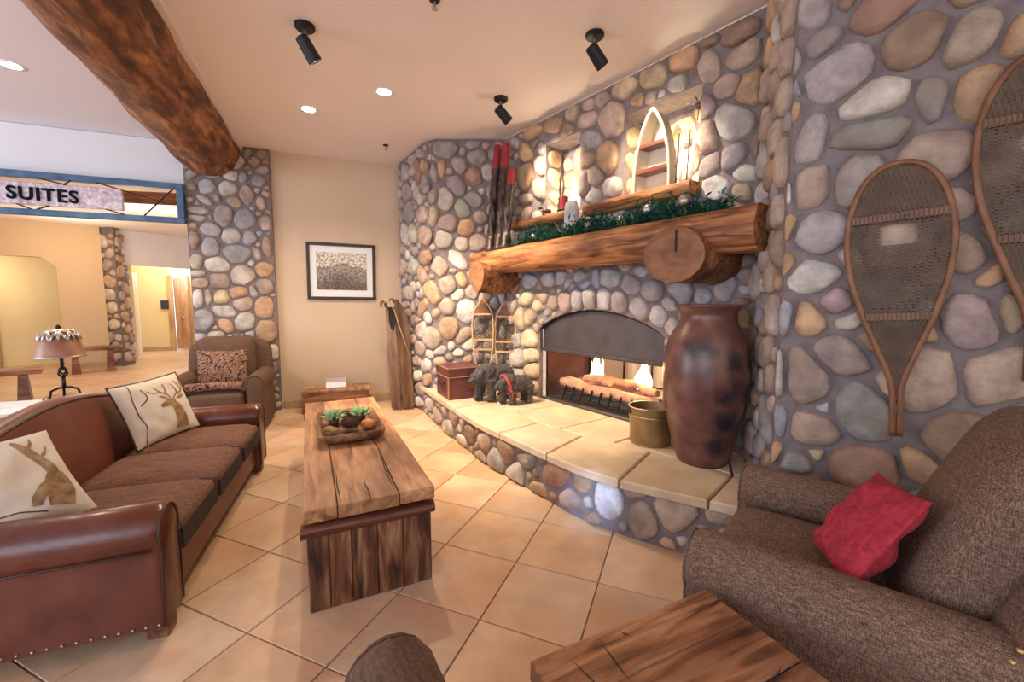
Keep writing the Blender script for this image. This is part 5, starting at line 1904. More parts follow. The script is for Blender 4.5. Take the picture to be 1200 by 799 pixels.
def pillow(name, loc, xa, ya, w, h, t, mat, seed=0, wr=.012, pipe=None):
    xa = Vector(xa).normalized()
    ya = Vector(ya)
    ya = (ya - xa * ya.dot(xa)).normalized()
    za = xa.cross(ya)
    R = Matrix((xa, ya, za)).transposed().to_4x4()
    fn = pillow_fn(w, h, t, seed, wr)
    mb = MB()
    mb.grid(lambda s_, u: fn(s_, u, 1), 26, 26)
    n0 = len(mb.f)
    mb.grid(lambda s_, u: fn(s_, u, -1), 26, 26)
    mb.f = mb.f[:n0] + [f[::-1] for f in mb.f[n0:]]
    r = empty(name, loc)
    r.rotation_euler = R.to_euler()
    mb.build('cushion', mat, r, True)
    if pipe:
        P = [fn(s_, 0, 1) for s_ in [k / 20 for k in range(21)]] + [fn(1, k / 20, 1) for k in range(1, 21)] + [fn(1 - k / 20, 1, 1) for k in range(1, 21)] + [fn(0, 1 - k / 20, 1) for k in range(1, 21)]
        MB().tube(P, .006, 6).build('piping', pipe, r, True)
    return r, fn


def ribbons(fn, w, h, strokes, name, mat, parent):
    """flat printed strokes that follow the cloth"""
    mb = MB()
    for S_ in strokes:
        pts = catmull([p[:2] for p in S_], 5) if len(S_) > 2 else [p[:2] for p in S_]
        rad = [p[2] for p in S_]
        n = len(pts)
        V = []
        for i, p in enumerate(pts):
            a, b = pts[max(0, i - 1)], pts[min(n - 1, i + 1)]
            d = Vector((b[0] - a[0], b[1] - a[1]))
            d = d.normalized() if d.length > 1e-9 else Vector((1, 0))
            f_ = i / max(1, n - 1) * (len(rad) - 1)
            k = min(int(f_), len(rad) - 2)
            r = rad[k] + (rad[k + 1] - rad[k]) * (f_ - k)
            for q in (-1, -.5, 0, .5, 1):
                x, y = p[0] - d.y * r * q, p[1] + d.x * r * q
                v = fn(max(0, min(1, x)), max(0, min(1, y)), 1)
                V.append((v.x, v.y, v.z + .0022))
        F_ = [(i * 5 + k, i * 5 + k + 1, (i + 1) * 5 + k + 1, (i + 1) * 5 + k) for i in range(n - 1) for k in range(4)]
        F_ = [f[::-1] for f in F_]
        mb.add(V, F_)
    return mb.build(name, mat, parent, True)


# ------------------------------------------------------------------ sofa
SO = Vector((-1.48, 1.67, 0))
SL_ = Vector((-.3475, .9377, 0))
SD_ = Vector((-.9377, -.3475, 0))
SA = atan2(SL_.y, SL_.x)
sofa = empty('leather_sofa', SO, SA)
tag(sofa, 'red-brown leather sofa with rolled arms and brown fabric seat cushions', 'sofa')
SLen, SDep = 2.045, .93


def arm_mesh(w, h, depth, roll, z0=.09, out=-1):
    """rolled arm; profile in x-z, extruded along y with a rounded front"""
    prof = []
    cx, cz = 0, h - roll
    prof += [(w / 2 * -out * 1, z0)]
    prof += [(w / 2 * -out, cz - roll * .55)]
    for k in range(13):
        a = -35 + k * 250 / 12
        prof.append((-out * roll * cos(radians(a)), cz + roll * sin(radians(a))))
    prof += [(w / 2 * out * .92, cz - roll * 1.1), (w / 2 * out * .96, (z0 + cz) / 2), (w / 2 * out, z0)]
    n = len(prof)
    V = []
    ys = [(-.004, .80), (.0, .90), (.012, .965), (.03, 1.0), (depth * .3, 1.0), (depth * .6, 1.0), (depth - .02, 1.0), (depth, .96)]
    mx = sum(p[0] for p in prof) / n
    mz = (z0 + h) / 2
    for y, s_ in ys:
        for (x, z) in prof:
            wob = .006 * noise.noise((x * 8, y * 5, z * 8)) if 0.02 < y < depth - .05 else 0
            V.append((mx + (x - mx) * s_ + wob, y, mz + (z - mz) * (s_ * .5 + .5 if z > mz else 1) + wob))
    F_ = [(i * n + k, i * n + (k + 1) % n, (i + 1) * n + (k + 1) % n, (i + 1) * n + k) for i in range(len(ys) - 1) for k in range(n)]
    F_ += [tuple(range(n - 1, -1, -1)), tuple(range((len(ys) - 1) * n, len(ys) * n))]
    if out > 0:
        F_ = [f[::-1] for f in F_]
    return V, F_, prof


for (xc, out) in ((.075, -1), (SLen - .075, 1)):
    V, F_, prof = arm_mesh(.20, .590, SDep - .03, .105, .085, out)
    a = MB().add([(x + xc, y, z) for x, y, z in V], F_).build('arm', M['leather'], sofa, True, angle=50)
    # piping round the front panel, seam below the roll
    MB().tube([(x * .93 + xc, -.001, z - (.008 if z > .4 else 0)) for x, z in prof], .006, 6).build('piping', M['piping'], a, True)
    MB().tube([(xc + out * .098, .03, .425), (xc + out * .100, SDep * .5, .42), (xc + out * .098, SDep - .06, .425)], .0055, 6).build('seam', M['piping'], a, True)
    nail_me = None
    for k in range(20):
        y = .02 + k * (SDep - .08) / 19
        if nail_me is None:
            no = MB().ell((0, 0, 0), (.0065, .0065, .0065), 8, 6).build('nailhead', M['pewter'], a, True)
            nail_me = no.data
        else:
            no = bpy.data.objects.new('nailhead', nail_me)
            COL.objects.link(no)
            no.parent = a
        no.location = (xc + out * .1005, y, .10)
    MB().box((xc, .05, .0425), (.09, .08, .085), 0, .006).build('foot', M['bench_wood'], sofa)
    MB().box((xc, SDep - .10, .0425), (.09, .08, .085), 0, .006).build('foot', M['bench_wood'], sofa)
MB().box((SLen / 2, .075, .185), (SLen - .33, .07, .20), 0, .012).build('front_rail', M['leather2'], sofa)
MB().box((SLen / 2, .46, .15), (SLen - .33, .70, .13)).build('seat_deck', M['piping'], sofa)
V, F_ = [], []


def back_top(x):
    t = (x - SLen / 2) / (SLen / 2 - .05)
    return .745 + .145 * max(0, cos(pi * t * .52)) ** 1.3


def bk_fn(s_, t):
    x = .10 + (SLen - .20) * s_
    H = back_top(x)
    # profile over the back: up the front face, over the ridge, down the rear
    if t < .45:
        q = t / .45
        return (x, .70 + .10 * q + .012 * sin(q * 3.1) * -1 + .008 * noise.noise((x * 3, q * 3, 0)), .28 + (H - .30) * q)
    if t < .60:
        q = (t - .45) / .15
        a = pi * q
        return (x, .855 - .055 * cos(a), H - .02 + .032 * sin(a))
    q = (t - .60) / .40
    return (x, .91 + .02 * q, H - .02 - (H - .12) * q)


bk_ = MB().grid(bk_fn, 40, 40).build('backrest', M['leather2'], sofa, True)
MB().tube([(.10 + (SLen - .20) * k / 30, .80, back_top(.10 + (SLen - .20) * k / 30) - .012) for k in range(31)], .0075, 6).build('piping', M['piping'], bk_, True)
cw_ = (SLen - .345) / 3
for k in range(3):
    V, F_ = softbox(cw_ - .008, .70, .175, .05, puff=.022)
    cx = .172 + cw_ * (k + .5)
    c = MB().add([(x + cx, y + .345, z + .365) for x, y, z in V], F_).build('seat_cushion', M['seat_fab'], sofa, True)
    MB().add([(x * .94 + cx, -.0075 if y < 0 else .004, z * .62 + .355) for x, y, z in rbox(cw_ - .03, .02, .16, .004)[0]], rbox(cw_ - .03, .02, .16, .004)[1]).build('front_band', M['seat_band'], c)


def sw(x, y, z):
    return SO + SL_ * x + SD_ * y + Vector((0, 0, z))


# far pillow with a stag's head
p, fn = pillow('throw_pillow', (-2.575, 2.965, .685), (.06, .99, .04), (-.32, .05, .85), .53, .46, .15, M['linen'], 2, .012, M['piping'])
tag(p, 'cream throw pillow printed with a brown stag head, at the far end of the sofa', 'pillow', 'printed cream pillows on the sofa')
DEER = [[(.66, .08, .11), (.68, .25, .095), (.66, .42, .075), (.62, .50, .06)], [(.68, .50, .05), (.56, .53, .055), (.48, .52, .035), (.44, .51, .02)], [(.72, .56, .01), (.80, .58, .03), (.86, .60, .008)], [(.60, .57, .01), (.52, .64, .022), (.47, .67, .006)],
        [(.66, .56, .014), (.74, .64, .014), (.84, .66, .013), (.91, .74, .011), (.92, .86, .006)], [(.76, .645, .012), (.77, .74, .010), (.74, .83, .005)], [(.84, .665, .011), (.86, .76, .009), (.83, .87, .005)],
        [(.63, .57, .013), (.60, .66, .013), (.52, .74, .012), (.46, .84, .006)], [(.58, .685, .011), (.62, .77, .009), (.62, .86, .005)], [(.53, .73, .011), (.42, .74, .009), (.35, .80, .005)]]
ribbons(fn, .5, .44, DEER, 'stag_print', M['print'], p)
ribbons(fn, .5, .44, [[(.12, .03, .006), (.16, .3, .006), (.13, .55, .006), (.20, .97, .006)], [(.20, .60, .007), (.32, .70, .008), (.30, .86, .006)]], 'twig_print', M['piping'], p)
# near pillow with a moose
p, fn = pillow('throw_pillow', sw(.265, .63, .672), SL_ * .783 + SD_ * -.5175 + Vector((0, 0, -.018)), SL_ * .32 + SD_ * .47 + Vector((0, 0, .66)), .47, .46, .15, M['linen'], 6, .016, None)
tag(p, 'large cream throw pillow printed with a brown moose, against the near arm of the sofa', 'pillow', 'printed cream pillows on the sofa')
MOOSE = [[(.74, .10, .10), (.77, .24, .12), (.80, .38, .10), (.82, .46, .06)], [(.78, .36, .05), (.68, .32, .05), (.60, .24, .045), (.57, .16, .03)], [(.80, .44, .05), (.79, .56, .045), (.75, .68, .04), (.70, .80, .035), (.66, .90, .012)], [(.77, .64, .02), (.84, .70, .015), (.88, .78, .005)], [(.72, .76, .02), (.78, .84, .013), (.80, .91, .005)]]
ribbons(fn, .47, .46, MOOSE, 'moose_print', M['print'], p)
ribbons(fn, .56, .5, [[(.62, .08, .006), (.45, .16, .006), (.25, .20, .006), (.05, .30, .006)]], 'twig_print', M['piping'], p)


# ------------------------------------------------------------------ armchairs
def armchair(name, loc, rz, lab, mat, W_=.95, D_=.92, arm_h=.62, back_h=.95, aw=.21, roll=.105, cushion_mat=None, nails=True, back_tilt=.20, group=None, foot_h=.07, back_w=None):
    r = empty(name, loc, rz)
    tag(r, lab, 'armchair', group)
    cm = cushion_mat or mat
    for (xc, out) in ((-W_ / 2 + aw / 2, -1), (W_ / 2 - aw / 2, 1)):
        V, F_, prof = arm_mesh(aw * .86, arm_h, D_ - .10, roll, foot_h, out)
        a = MB().add([(x + xc, y, z) for x, y, z in V], F_).build('arm', mat, r, True, angle=55)
        MB().tube([(x * .90 + xc, -.002, z - (.010 if z > .4 else 0)) for x, z in prof], .005, 6).build('piping', mat, a, True)
    iw = W_ - 2 * aw + .03
    MB().box((0, .06, .19), (iw - .035, .06, .22), 0, .01).build('front_rail', mat, r)
    MB().box((0, .45, .17), (iw - .035, .70, .13)).build('seat_deck', mat, r)
    V, F_ = softbox(iw - .02, .66, .19, .055, puff=.03)
    MB().add([(x, y + .33, z + .375) for x, y, z in V], F_).build('seat_cushion', cm, r, True)
    bw = back_w or (W_ - .06)
    V, F_ = softbox(bw, .17, back_h - .22, .07, puff=0, cuts=8)
    sk = []
    for x, y, z in V:
        t = (z + (back_h - .22) / 2) / (back_h - .22)
        wv = x * (1 - .10 * max(0, t - .6))
        sk.append((wv, y + .78 + back_tilt * t * t * .6, z + .22 + (back_h - .22) / 2 - .05 * (abs(x) / (bw / 2)) ** 3 * t))
    MB().add(sk, F_).build('backrest', mat, r, True)
    V, F_ = softbox(iw - .01, .19, back_h - .40, .07, puff=0, cuts=8)
    sk = []
    for x, y, z in V:
        t = (z + (back_h - .40) / 2) / (back_h - .40)
        cr = .05 * (1 - (x / (iw / 2)) ** 2) * (1 - (2 * t - 1) ** 2)
        sk.append((x, y + .635 + back_tilt * t * .55 - (cr if y < 0 else 0), z + .445 + (back_h - .40) / 2))
    MB().add(sk, F_).build('back_cushion', cm, r, True)
    if nails:
        nm = None
        for s_ in (-1, 1):
            for k in range(16):
                z = .42 + k * (back_h - .54) / 15
                if nm is None:
                    no = MB().ell((0, 0, 0), (.010, .010, .010), 8, 6).build('nailhead', M['brass'], r, True)
                    nm = no.data
                else:
                    no = bpy.data.objects.new('nailhead', nm)
                    COL.objects.link(no)
                    no.parent = r
                t = (z - .22) / (back_h - .22)
                no.location = (s_ * (bw / 2 * (1 - .10 * max(0, t - .6)) - .012), .705 + back_tilt * t * t * .6, z)
    for x in (-W_ / 2 + .12, W_ / 2 - .12):
        for y in (.08, D_ - .16):
            MB().box((x, y, foot_h / 2), (.07, .07, foot_h), 0, .006).build('foot', M['bench_wood'], r)
    return r


# near tweed chair: far front corner (1.28, 2.17), depth direction (.75,-.66)
AW = 1.02
fy = Vector((.755, -.655, 0))
fx = Vector((fy.y, -fy.x, 0))
cf = Vector((1.275, 2.165, 0)) + fx * AW / 2
armchair('armchair', cf, atan2(fx.y, fx.x), 'brown tweed armchair holding a red pillow, in front of the snowshoe wall', M['tweed'], AW, .98, .625, 1.06, .22, .110, group=None, back_tilt=.46)


def cwp(x, y, z):
    return cf + fx * x + fy * y + Vector((0, 0, z))


p, fn = pillow('throw_pillow', cwp(.13, .475, .69), fx * .3 + fy * .104 + Vector((0, 0, .04)), fy * .183 + Vector((0, 0, .278)), .37, .37, .14, M['red_fab'], 11, .030)
tag(p, 'red throw pillow on the seat of the tweed armchair', 'pillow')

# chair of which only the near arm shows at the bottom of the view
gy = Vector((.5, -.866, 0))
gx = Vector((gy.y, -gy.x, 0))
fa = Vector((-.315, .985, 0))
armchair('armchair', fa + gx * (.95 / 2 - .105), atan2(gx.y, gx.x), 'brown fabric armchair showing only its rounded arm at the bottom edge', M['chair_fab'], .98, .92, .62, .82, .25, .118, nails=False)

# far leather-brown chair by the column
hy = Vector((-.363, .932, 0))
hx = Vector((.932, .363, 0))
hf = Vector((-2.74, 4.55, 0)) - hx * .475
armchair('armchair', hf, AP, 'brown armchair with a patterned pillow standing before the stone column', M['chair_fab'], .95, .84, .66, 1.0, .20, .10, nails=False, back_tilt=.06)


def hw(x, y, z):
    return hf + hx * x + hy * y + Vector((0, 0, z))


p, fn = pillow('throw_pillow', hw(-.03, .50, .69), (.932, .363, .02), (-.10, .26, .90), .52, .45, .15, M['damask'], 5, .010)
tag(p, 'dark patterned damask pillow on the far brown armchair', 'pillow')
V, F_ = softbox(.56, .10, .08, .035, puff=0)
o = MB().add(V, F_).build('folded_throw', M['damask'], None, True, hw(-.02, .07, .548), AP)
tag(o, 'folded patterned throw on the seat of the far brown armchair', 'throw')

# ------------------------------------------------------------------ coffee table
ct = empty('coffee_table', (-.945, 1.79, 0), atan2(.438, .899))
tag(ct, 'long low plank coffee table on solid board ends', 'coffee table')
CW, CL, CZ = .612, 2.25, .515
ws = [.150, .285, .177]
x = 0
for k, w in enumerate(ws):
    rb_ = random.Random(k)
    z = CZ - .0325 + rb_.uniform(-.002, .002)
    MB().box((x + w / 2, CL / 2 + rb_.uniform(-.004, .004), z), (w - .004, CL, .065), 0, .005).build('top_plank', M['plank'], ct)
    x += w
# black saw cracks in the planks
for (x0, x1, y0, y1) in ((.165, .158, .02, .55), (.415, .436, .10, .88), (.30, .29, .0, .30)):
    mb = MB()
    n = 9
    V = []
    for k in range(n):
        t = k / (n - 1)
        xx = x0 + (x1 - x0) * t + .006 * noise.noise((t * 7, x0 * 30, 0))
        w_ = .0035 * sin(pi * min(1, t + .12))
        V += [(xx - w_, y0 + (y1 - y0) * t, CZ + .0016), (xx + w_, y0 + (y1 - y0) * t, CZ + .0016)]
    mb.add(V, [(2 * k, 2 * k + 1, 2 * k + 3, 2 * k + 2) for k in range(n - 1)]).build('crack', M['char'], ct)
for (yy, s_) in ((.06, 1), (CL - .06, -1)):
    xx = .012
    for k, w in enumerate((.095, .10, .12, .125, .145)):
        MB().box((xx + w / 2, yy, .195), (w - .003, .06, .39), 0, .004).build('end_board', M['board'], ct)
        xx += w
    mb = MB().tube([(-.012, yy - s_ * .010, .395), (CW + .002, yy - s_ * .010, .395)], .040, 14, flat=.80)
    mb.build('end_rail', M['bullnose'], ct, True, angle=50)
for xx in (.035, CW - .035):
    for k in range(3):
        MB().box((xx, CL / 2, .07 + .13 * k), (.045, CL - .20, .126), 0, .004).build('side_board', M['plank_dark'], ct)
MB().box((CW / 2, CL / 2, .43), (CW - .08, CL - .14, .03)).build('underframe', M['char'], ct)


def ctw(x, y, z):
    c_, s_ = cos(ct.rotation_euler.z), sin(ct.rotation_euler.z)
    return Vector((-.945 + x * c_ - y * s_, 1.79 + x * s_ + y * c_, z))


# dough-bowl tray
tr = empty('wooden_tray', ctw(.300, 1.20, CZ + .003), ct.rotation_euler.z)
tag(tr, 'dark rectangular wooden tray on the coffee table', 'tray')


def rrect(w, h, r, n=5):
    out = []
    for (cx, cy, a0) in ((w / 2 - r, h / 2 - r, 0), (-w / 2 + r, h / 2 - r, 90), (-w / 2 + r, -h / 2 + r, 180), (w / 2 - r, -h / 2 + r, 270)):
        for k in range(n + 1):
            a = radians(a0 + 90 * k / n)
            out.append((cx + r * cos(a), cy + r * sin(a)))
    return out


lay = [(.33, .60, .05, .0), (.40, .68, .06, .03), (.43, .71, .07, .058), (.42, .70, .065, .064), (.395, .675, .06, .060), (.36, .63, .05, .030), (.30, .56, .04, .016)]
V = []
n = 24
for (w, h, r_, z) in lay:
    V += [(a, b, z + (.014 * (abs(b) / (h / 2)) ** 4 if z > .05 else 0) + (.002 * sin(a * 60) if z > .05 else 0)) for a, b in rrect(w, h, r_)]
F_ = [(i * n + k, i * n + (k + 1) % n, (i + 1) * n + (k + 1) % n, (i + 1) * n + k) for i in range(len(lay) - 1) for k in range(n)]
F_ += [tuple(range(n - 1, -1, -1)), tuple(range((len(lay) - 1) * n, len(lay) * n))]
MB().add(V, F_).build('tray', M['plank_dark'], tr, True, angle=60)


def trw(x, y, z=.023):
    return ctw(.300 + x, 1.20 + y, CZ + z)


def rosette(loc, R, lab, seed):
    r = empty('succulent', loc)
    tag(r, lab, 'succulent', 'green succulents in the tray')
    rg = random.Random(seed)
    for lay_ in range(4):
        m = (9, 8, 6, 4)[lay_]
        for k in range(m):
            a = 2 * pi * k / m + lay_ * .4 + rg.uniform(-.1, .1)
            el = radians((12, 35, 58, 78)[lay_])
            L = R * (1, .92, .75, .5)[lay_] * rg.uniform(.9, 1.1)
            d = Vector((cos(a) * cos(el), sin(a) * cos(el), sin(el)))
            s_ = Vector((-sin(a), cos(a), 0)) * R * .20
            c0 = Vector((0, 0, .045))
            mid = c0 + d * L * .6
            up = Vector((0, 0, .012)) - Vector((cos(a), sin(a), 0)) * .006
            tip = c0 + d * L + Vector((0, 0, .012))
            MB().add([c0, mid + s_, tip, mid - s_, mid + up, mid - up], [(0, 1, 4), (1, 2, 4), (2, 3, 4), (3, 0, 4), (1, 0, 5), (2, 1, 5), (3, 2, 5), (0, 3, 5)]).build('leaf', M['succ'], r, True)
    MB().lathe([(.0, 0), (R * .32, 0), (R * .38, .03), (R * .2, .05), (0, .055)], 10).build('stem', M['cone'], r, True)


rosette(trw(-.098, .13), .105, 'left green succulent rosette in the wooden tray', 1)
rosette(trw(.098, .15), .098, 'right green succulent rosette in the wooden tray', 2)


def pinecone(loc, R, lab, seed, mat='cone'):
    r = empty('pine_cone', loc)
    tag(r, lab, 'pine cone', 'pine cones in the tray')
    MB().ell((0, 0, R * .85), (R * .75, R * .6, R * .6), 12, 8).build('core', M[mat], r, True)
    mb = MB()
    for k in range(110):
        t = (k + .5) / 110
        z = 1 - 2 * t
        a = k * 2.39996
        q = sqrt(1 - z * z)
        d = Vector((z, q * cos(a), q * sin(a)))
        c0 = Vector((d.x * R * .78, d.y * R * .62, d.z * R * .62 + R * .85))
        s_ = d.cross(Vector((1, 0, 0)))
        s_ = s_.normalized() * R * .17 if s_.length > .01 else Vector((0, R * .17, 0))
        e = c0 + d * R * .26 + Vector((.05 * R, 0, 0))
        e.z = max(.003, e.z)
        mb.add([c0 - s_, e, c0 + s_, c0 - d * R * .1], [(0, 1, 2), (2, 1, 3), (3, 1, 0)])
    stuff(mb.build('scales', M[mat], r))


pinecone(trw(.00, -.085), .070, 'large brown pine cone in front in the wooden tray', 1)
pinecone(trw(.0, .235, .022), .045, 'small pine cone between the two succulents', 2)
for (x, y, lab, s_) in ((.125, -.09, 'orange dried gourd at the right side of the tray', .045), (-.115, -.13, 'tan dried leaf curl at the left front of the tray', .04)):
    mb = MB()
    if s_ > .042:
        V = []
        mb.ell((0, 0, s_ * .8), (s_ * 1.25, s_, s_ * .8), 12, 8)
        o = mb.build('dried_gourd', plain('orange_rind', (.50, .15, .04), .5, c2=(.62, .24, .07), scale=14), None, True, trw(x, y))
        tag(o, lab, 'gourd')
        MB().tube([(s_ * 1.2, 0, s_ * .85), (s_ * 1.5, .005, s_ * 1.05)], .006, 6).build('stem', M['cone'], o, True)
    else:
        def lf(a, b):
            return ((a - .5) * .13, (b - .5) * .07 * (1 - (2 * a - 1) ** 2 + .05), .010 + .035 * (2 * b - 1) ** 2 + .01 * sin(a * 8))
        o = mb.grid(lf, 12, 6).build('dried_leaf', M['tanwood'], None, True, trw(x, y))
        tag(o, lab, 'leaf')

# ------------------------------------------------------------------ end table at the lower right
e1 = Vector((.906, .423, 0))
et = empty('end_table', (.047, 1.036, 0), atan2(e1.y, e1.x))
tag(et, 'square rustic plank end table at the bottom right, beside the tweed armchair', 'table')
EZ, EW, ED = .50, .665, .66
y = 0
for k, w in enumerate((.15, .16, .17, .18)):
    MB().box((EW / 2, -(y + w / 2), EZ - .03 + (.0015 if k % 2 else 0)), (EW, w - .0015, .06), 0, .005).build('top_plank', M['table2'], et)
    y += w
for (x0, y0, x1, y1) in ((.10, -.04, .13, -.20), (.21, -.01, .20, -.19), (.50, -.33, .60, -.30), (.28, -.02, .30, -.06)):
    a, b = Vector((x0, y0, EZ + .002)), Vector((x1, y1, EZ + .002))
    d = (b - a).normalized()
    s_ = Vector((-d.y, d.x, 0)) * .0022
    MB().add([a, (a + b) / 2 - s_, b, (a + b) / 2 + s_], [(0, 1, 2, 3)]).build('crack', M['char'], et)
for x in (.07, EW - .07):
    for yy in (-.07, -ED + .07):
        MB().box((x, yy, .22), (.09, .09, .44), 0, .006).build('leg', M['board'], et)
for yy in (-.05, -ED + .05):
    MB().box((EW / 2, yy, .39), (EW - .20, .03, .09), 0, .004).build('apron', M['board'], et)

# ------------------------------------------------------------------ box under the picture with a card, toboggan, picture
bx = empty('wooden_box', (-2.70, 5.27, 0), AP)
tag(bx, 'low reddish wooden box on the floor behind the coffee table, under the framed picture', 'box')
BW, BD, BH = .82, .34, .30
for k, (z0, z1) in enumerate(((0.0, .15), (.153, .262))):
    MB().box((BW / 2, .015, (z0 + z1) / 2), (BW, .03, z1 - z0), 0, .005).build('front_board', M['table2'], bx)
    for xx in (.015, BW - .015):
        MB().box((xx, BD / 2 + .015, (z0 + z1) / 2), (.03, BD - .032, z1 - z0), 0, .005).build('side_board', M['table2'], bx)
MB().box((BW / 2, BD - .015, .13), (BW - .062, .03, .26)).build('back_board', M['plank_dark'], bx)
for k in range(2):
    MB().box((BW / 2, .085 + .18 * k, .285), (BW + .03, .176, .04), 0, .006).build('lid_plank', M['plank'], bx)
q = Vector((-2.70, 5.27, 0)) + DP * .40 + NP * .13
V, F_ = MB().box((0, 0, 0), (.24, .006, .10), M=Matrix.Rotation(radians(-38), 4, 'X')).v, None
o = MB().box((0, 0, .042), (.25, .005, .105), M=Matrix.Rotation(radians(-40), 4, 'X')).build('tent_card', M['white'], None, False, (q.x, q.y, .316), AP)
MB().box((0, .062, .042), (.25, .005, .105), M=Matrix.Rotation(radians(20), 4, 'X')).build('rear_flap', M['white'], o)
tag(o, 'white folded card standing on the reddish wooden box', 'card')

tb = empty('wooden_sled', (-1.475, 5.52, 0))
tb.rotation_euler = (radians(-4), radians(-3.2), radians(12))
tag(tb, 'old brown wooden sled with curled tips standing upright in the wall corner', 'sled')
PL = [(-.15, .05), (-.125, .01), (-.03, .02), (-.008, .055), (-.004, 1.16), (-.035, 1.07), (-.072, 1.10), (-.09, 1.2), (-.088, 1.34), (-.10, 1.42), (-.125, 1.40), (-.135, 1.15), (-.15, .8)]
PR_ = [(.004, .055), (.03, .02), (.12, .01), (.155, .05), (.158, .8), (.155, 1.25), (.10, 1.40), (.035, 1.50), (.0, 1.49), (.004, 1.2)]
XZ = Matrix(((1, 0, 0, 0), (0, 0, -1, 0), (0, 1, 0, 0), (0, 0, 0, 1)))
for P, a in ((PL, -14), (PR_, 12)):
    MB().prism(P, -.012, .012, Matrix.Rotation(radians(a), 4, 'Z') @ XZ).build('slat', M['sled_wood'], tb)
MB().prism([(-.12, 1.0), (.02, 1.0), (.02, 1.40), (-.11, 1.40)], -.055, -.045, XZ).build('back_board', M['char'], tb)
for zz in (.15, .62, .95):
    MB().box((0, .058, zz), (.26, .03, .04), 0, .004).build('crossbar', M['sled_wood'], tb)
MB().tube([(-.108, .02, 1.40), (-.125, .0, 1.455), (-.15, -.02, 1.475), (-.172, -.03, 1.455), (-.172, -.03, 1.42), (-.155, -.03, 1.405)], [.020, .020, .019, .018, .016, .010], 8).build('curled_tip', M['sled_wood'], tb, True)
MB().tube([(.0, .01, 1.46), (-.02, -.02, 1.50), (-.05, -.03, 1.50), (-.06, -.03, 1.47)], [.018, .018, .015, .009], 8).build('curled_tip', M['sled_wood'], tb, True)
MB().tube([(-.155, -.045, 1.44), (-.08, -.03, 1.48), (-.01, -.035, 1.36), (.06, -.03, 1.05), (.15, .02, .70)], .008, 6).build('rope', M['tanwood'], tb, True)

pc = pw(-.078, 6.35 - .016, 1.875)
pf = empty('framed_picture', pc, AP)
pf.rotation_euler = (0, radians(.6), AP)
tag(pf, 'dark framed sepia photograph of a mountain town on the tan wall', 'picture')
PWid, PH = .885, .775
for (cx, cz, sx, sz) in ((0, PH / 2 - .02, PWid, .04), (0, -PH / 2 + .02, PWid, .04), (-PWid / 2 + .02, 0, .04, PH - .08), (PWid / 2 - .02, 0, .04, PH - .08)):
    MB().box((cx, -.006, cz), (sx, .03, sz), 0, .006).build('frame_rail', M['carved'], pf)
MB().box((0, .004, 0), (PWid - .07, .008, PH - .07)).build('mat_board', M['white'], pf)
MB().box((.0, -.0025, .005), (PWid - .235, .006, PH - .26)).build('print', M['photo'], pf)

# ------------------------------------------------------------------ console, lamp and papers behind the sofa
cs = empty('console_table', sw(1.02, 1.17, 0), SA)
tag(cs, 'narrow reddish wooden console table behind the sofa back', 'table')
MB().box((0, 0, .755), (1.9, .36, .035), 0, .006).build('table_top', M['bench_wood'], cs)
for x in (-.88, .88):
    for yy in (-.13, .13):
        MB().box((x, yy, .369), (.05, .05, .737), 0, .005).build('leg', M['bench_wood'], cs)
MB().box((0, 0, .69), (1.7, .24, .08)).build('apron', M['bench_wood'], cs)
lm = empty('table_lamp', (-3.165, 2.90, .773))
tag(lm, 'wrought iron table lamp with a brown mica shade on the console table', 'lamp')
for k in range(3):
    a = radians(20 + 120 * k)
    MB().tube([(cos(a) * r_, sin(a) * r_, z) for r_, z in ((.0, .085), (.035, .085), (.075, .07), (.085, .03), (.095, .008), (.115, .008), (.122, .022))], .008, 7).build('foot', M['iron'], lm, True)
MB().tube([(0, 0, .08), (0, 0, .15)], .011, 8).build('stem', M['iron'], lm, True)
for k in range(4):
    pts = []
    for q in range(9):
        t = q / 8
        a = radians(90 * k + 160 * t)
        pts.append((.024 * sin(pi * t) * cos(a), .024 * sin(pi * t) * sin(a), .15 + .085 * t))
    MB().tube(pts, .006, 6).build('basket_twist', M['iron'], lm, True)
MB().tube([(0, 0, .235), (0, 0, .30)], .010, 8).build('stem', M['iron'], lm, True)
V = []
n = 32
for (r_, z) in ((.132, .305), (.126, .33), (.100, .42), (.072, .475), (.068, .485)):
    V += [(r_ * cos(2 * pi * k / n), r_ * sin(2 * pi * k / n), z + (.008 * sin(8 * 2 * pi * k / n) if z < .31 else 0)) for k in range(n)]
MB().add(V, [(i * n + k, i * n + (k + 1) % n, (i + 1) * n + (k + 1) % n, (i + 1) * n + k) for i in range(4) for k in range(n)]).build('lamp_shade', M['shade'], lm, True)
mb = MB()
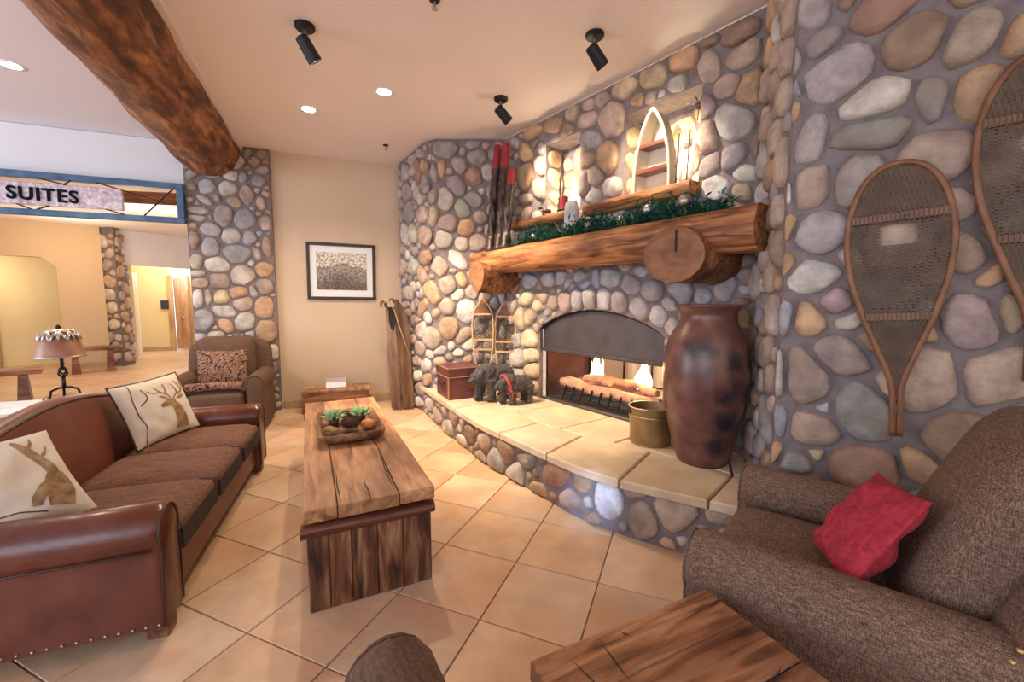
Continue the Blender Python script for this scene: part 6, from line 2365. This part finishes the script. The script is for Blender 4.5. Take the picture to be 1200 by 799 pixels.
for k in range(8):
    a = 2 * pi * k / 8
    for s_ in (-.3, 0, .3):
        mb.tube([(.065 * cos(a), .065 * sin(a), .487), (.098 * cos(a + s_), .098 * sin(a + s_), .455 - .02 * abs(s_)), (.115 * cos(a + s_ * 1.2), .115 * sin(a + s_ * 1.2), .418)], [.012, .012, .002], 6, flat=.5)
mb.lathe([(.0, .50), (.02, .498), (.07, .487), (.078, .478)], 16)
mb.build('leaf_crown', M['pewter'], lm, True)
mb = MB()
mb.lathe([(.133, .300), (.136, .305), (.133, .312)], 32)
mb.build('shade_rim', M['pewter'], lm, True)
MB().lathe([(.0, .50), (.012, .50), (.016, .515), (.0, .53)], 10).build('finial', M['iron'], lm, True)
for k, (x, y, a, lab) in enumerate(((-3.02, 2.53, .2, 'white sheaf of papers on the console table behind the sofa'), (-3.27, 2.66, -.1, 'second sheaf of papers nearer the lamp on the console table'))):
    r = empty('papers', (x, y, .774), SA + a)
    tag(r, lab, 'papers', 'papers on the console')
    for q in range(3):
        MB().box((.008 * q, .005 * q, .003 + .006 * q), (.21, .28, .0055), .05 * q).build('sheet', M['white'], r)


# ------------------------------------------------------------------ lobby benches
def bench(loc, rz, L, H, D_, lab):
    r = empty('bench', loc, rz)
    tag(r, lab, 'bench', 'wooden benches in the lobby')
    MB().box((L / 2, 0, H - .035), (L, D_, .07), 0, .012).build('seat', M['bench_wood'], r)
    for x in (.20, L - .20):
        V = [(x - .07, -D_ * .42, 0), (x + .07, -D_ * .42, 0), (x + .07, D_ * .42, 0), (x - .07, D_ * .42, 0), (x - .04, -D_ * .34, H - .072), (x + .04, -D_ * .34, H - .072), (x + .04, D_ * .34, H - .072), (x - .04, D_ * .34, H - .072)]
        MB().add(V, [(3, 2, 1, 0), (4, 5, 6, 7), (0, 1, 5, 4), (1, 2, 6, 5), (2, 3, 7, 6), (3, 0, 4, 7)]).build('leg', M['bench_wood'], r)


bench((-9.03, 8.26, 0), radians(46), .92, .53, .42, 'farther wooden bench near the slim stone column')
bench((-8.12, 5.20, 0), radians(46), 1.45, .47, .42, 'nearer wooden bench at the left edge of the view')
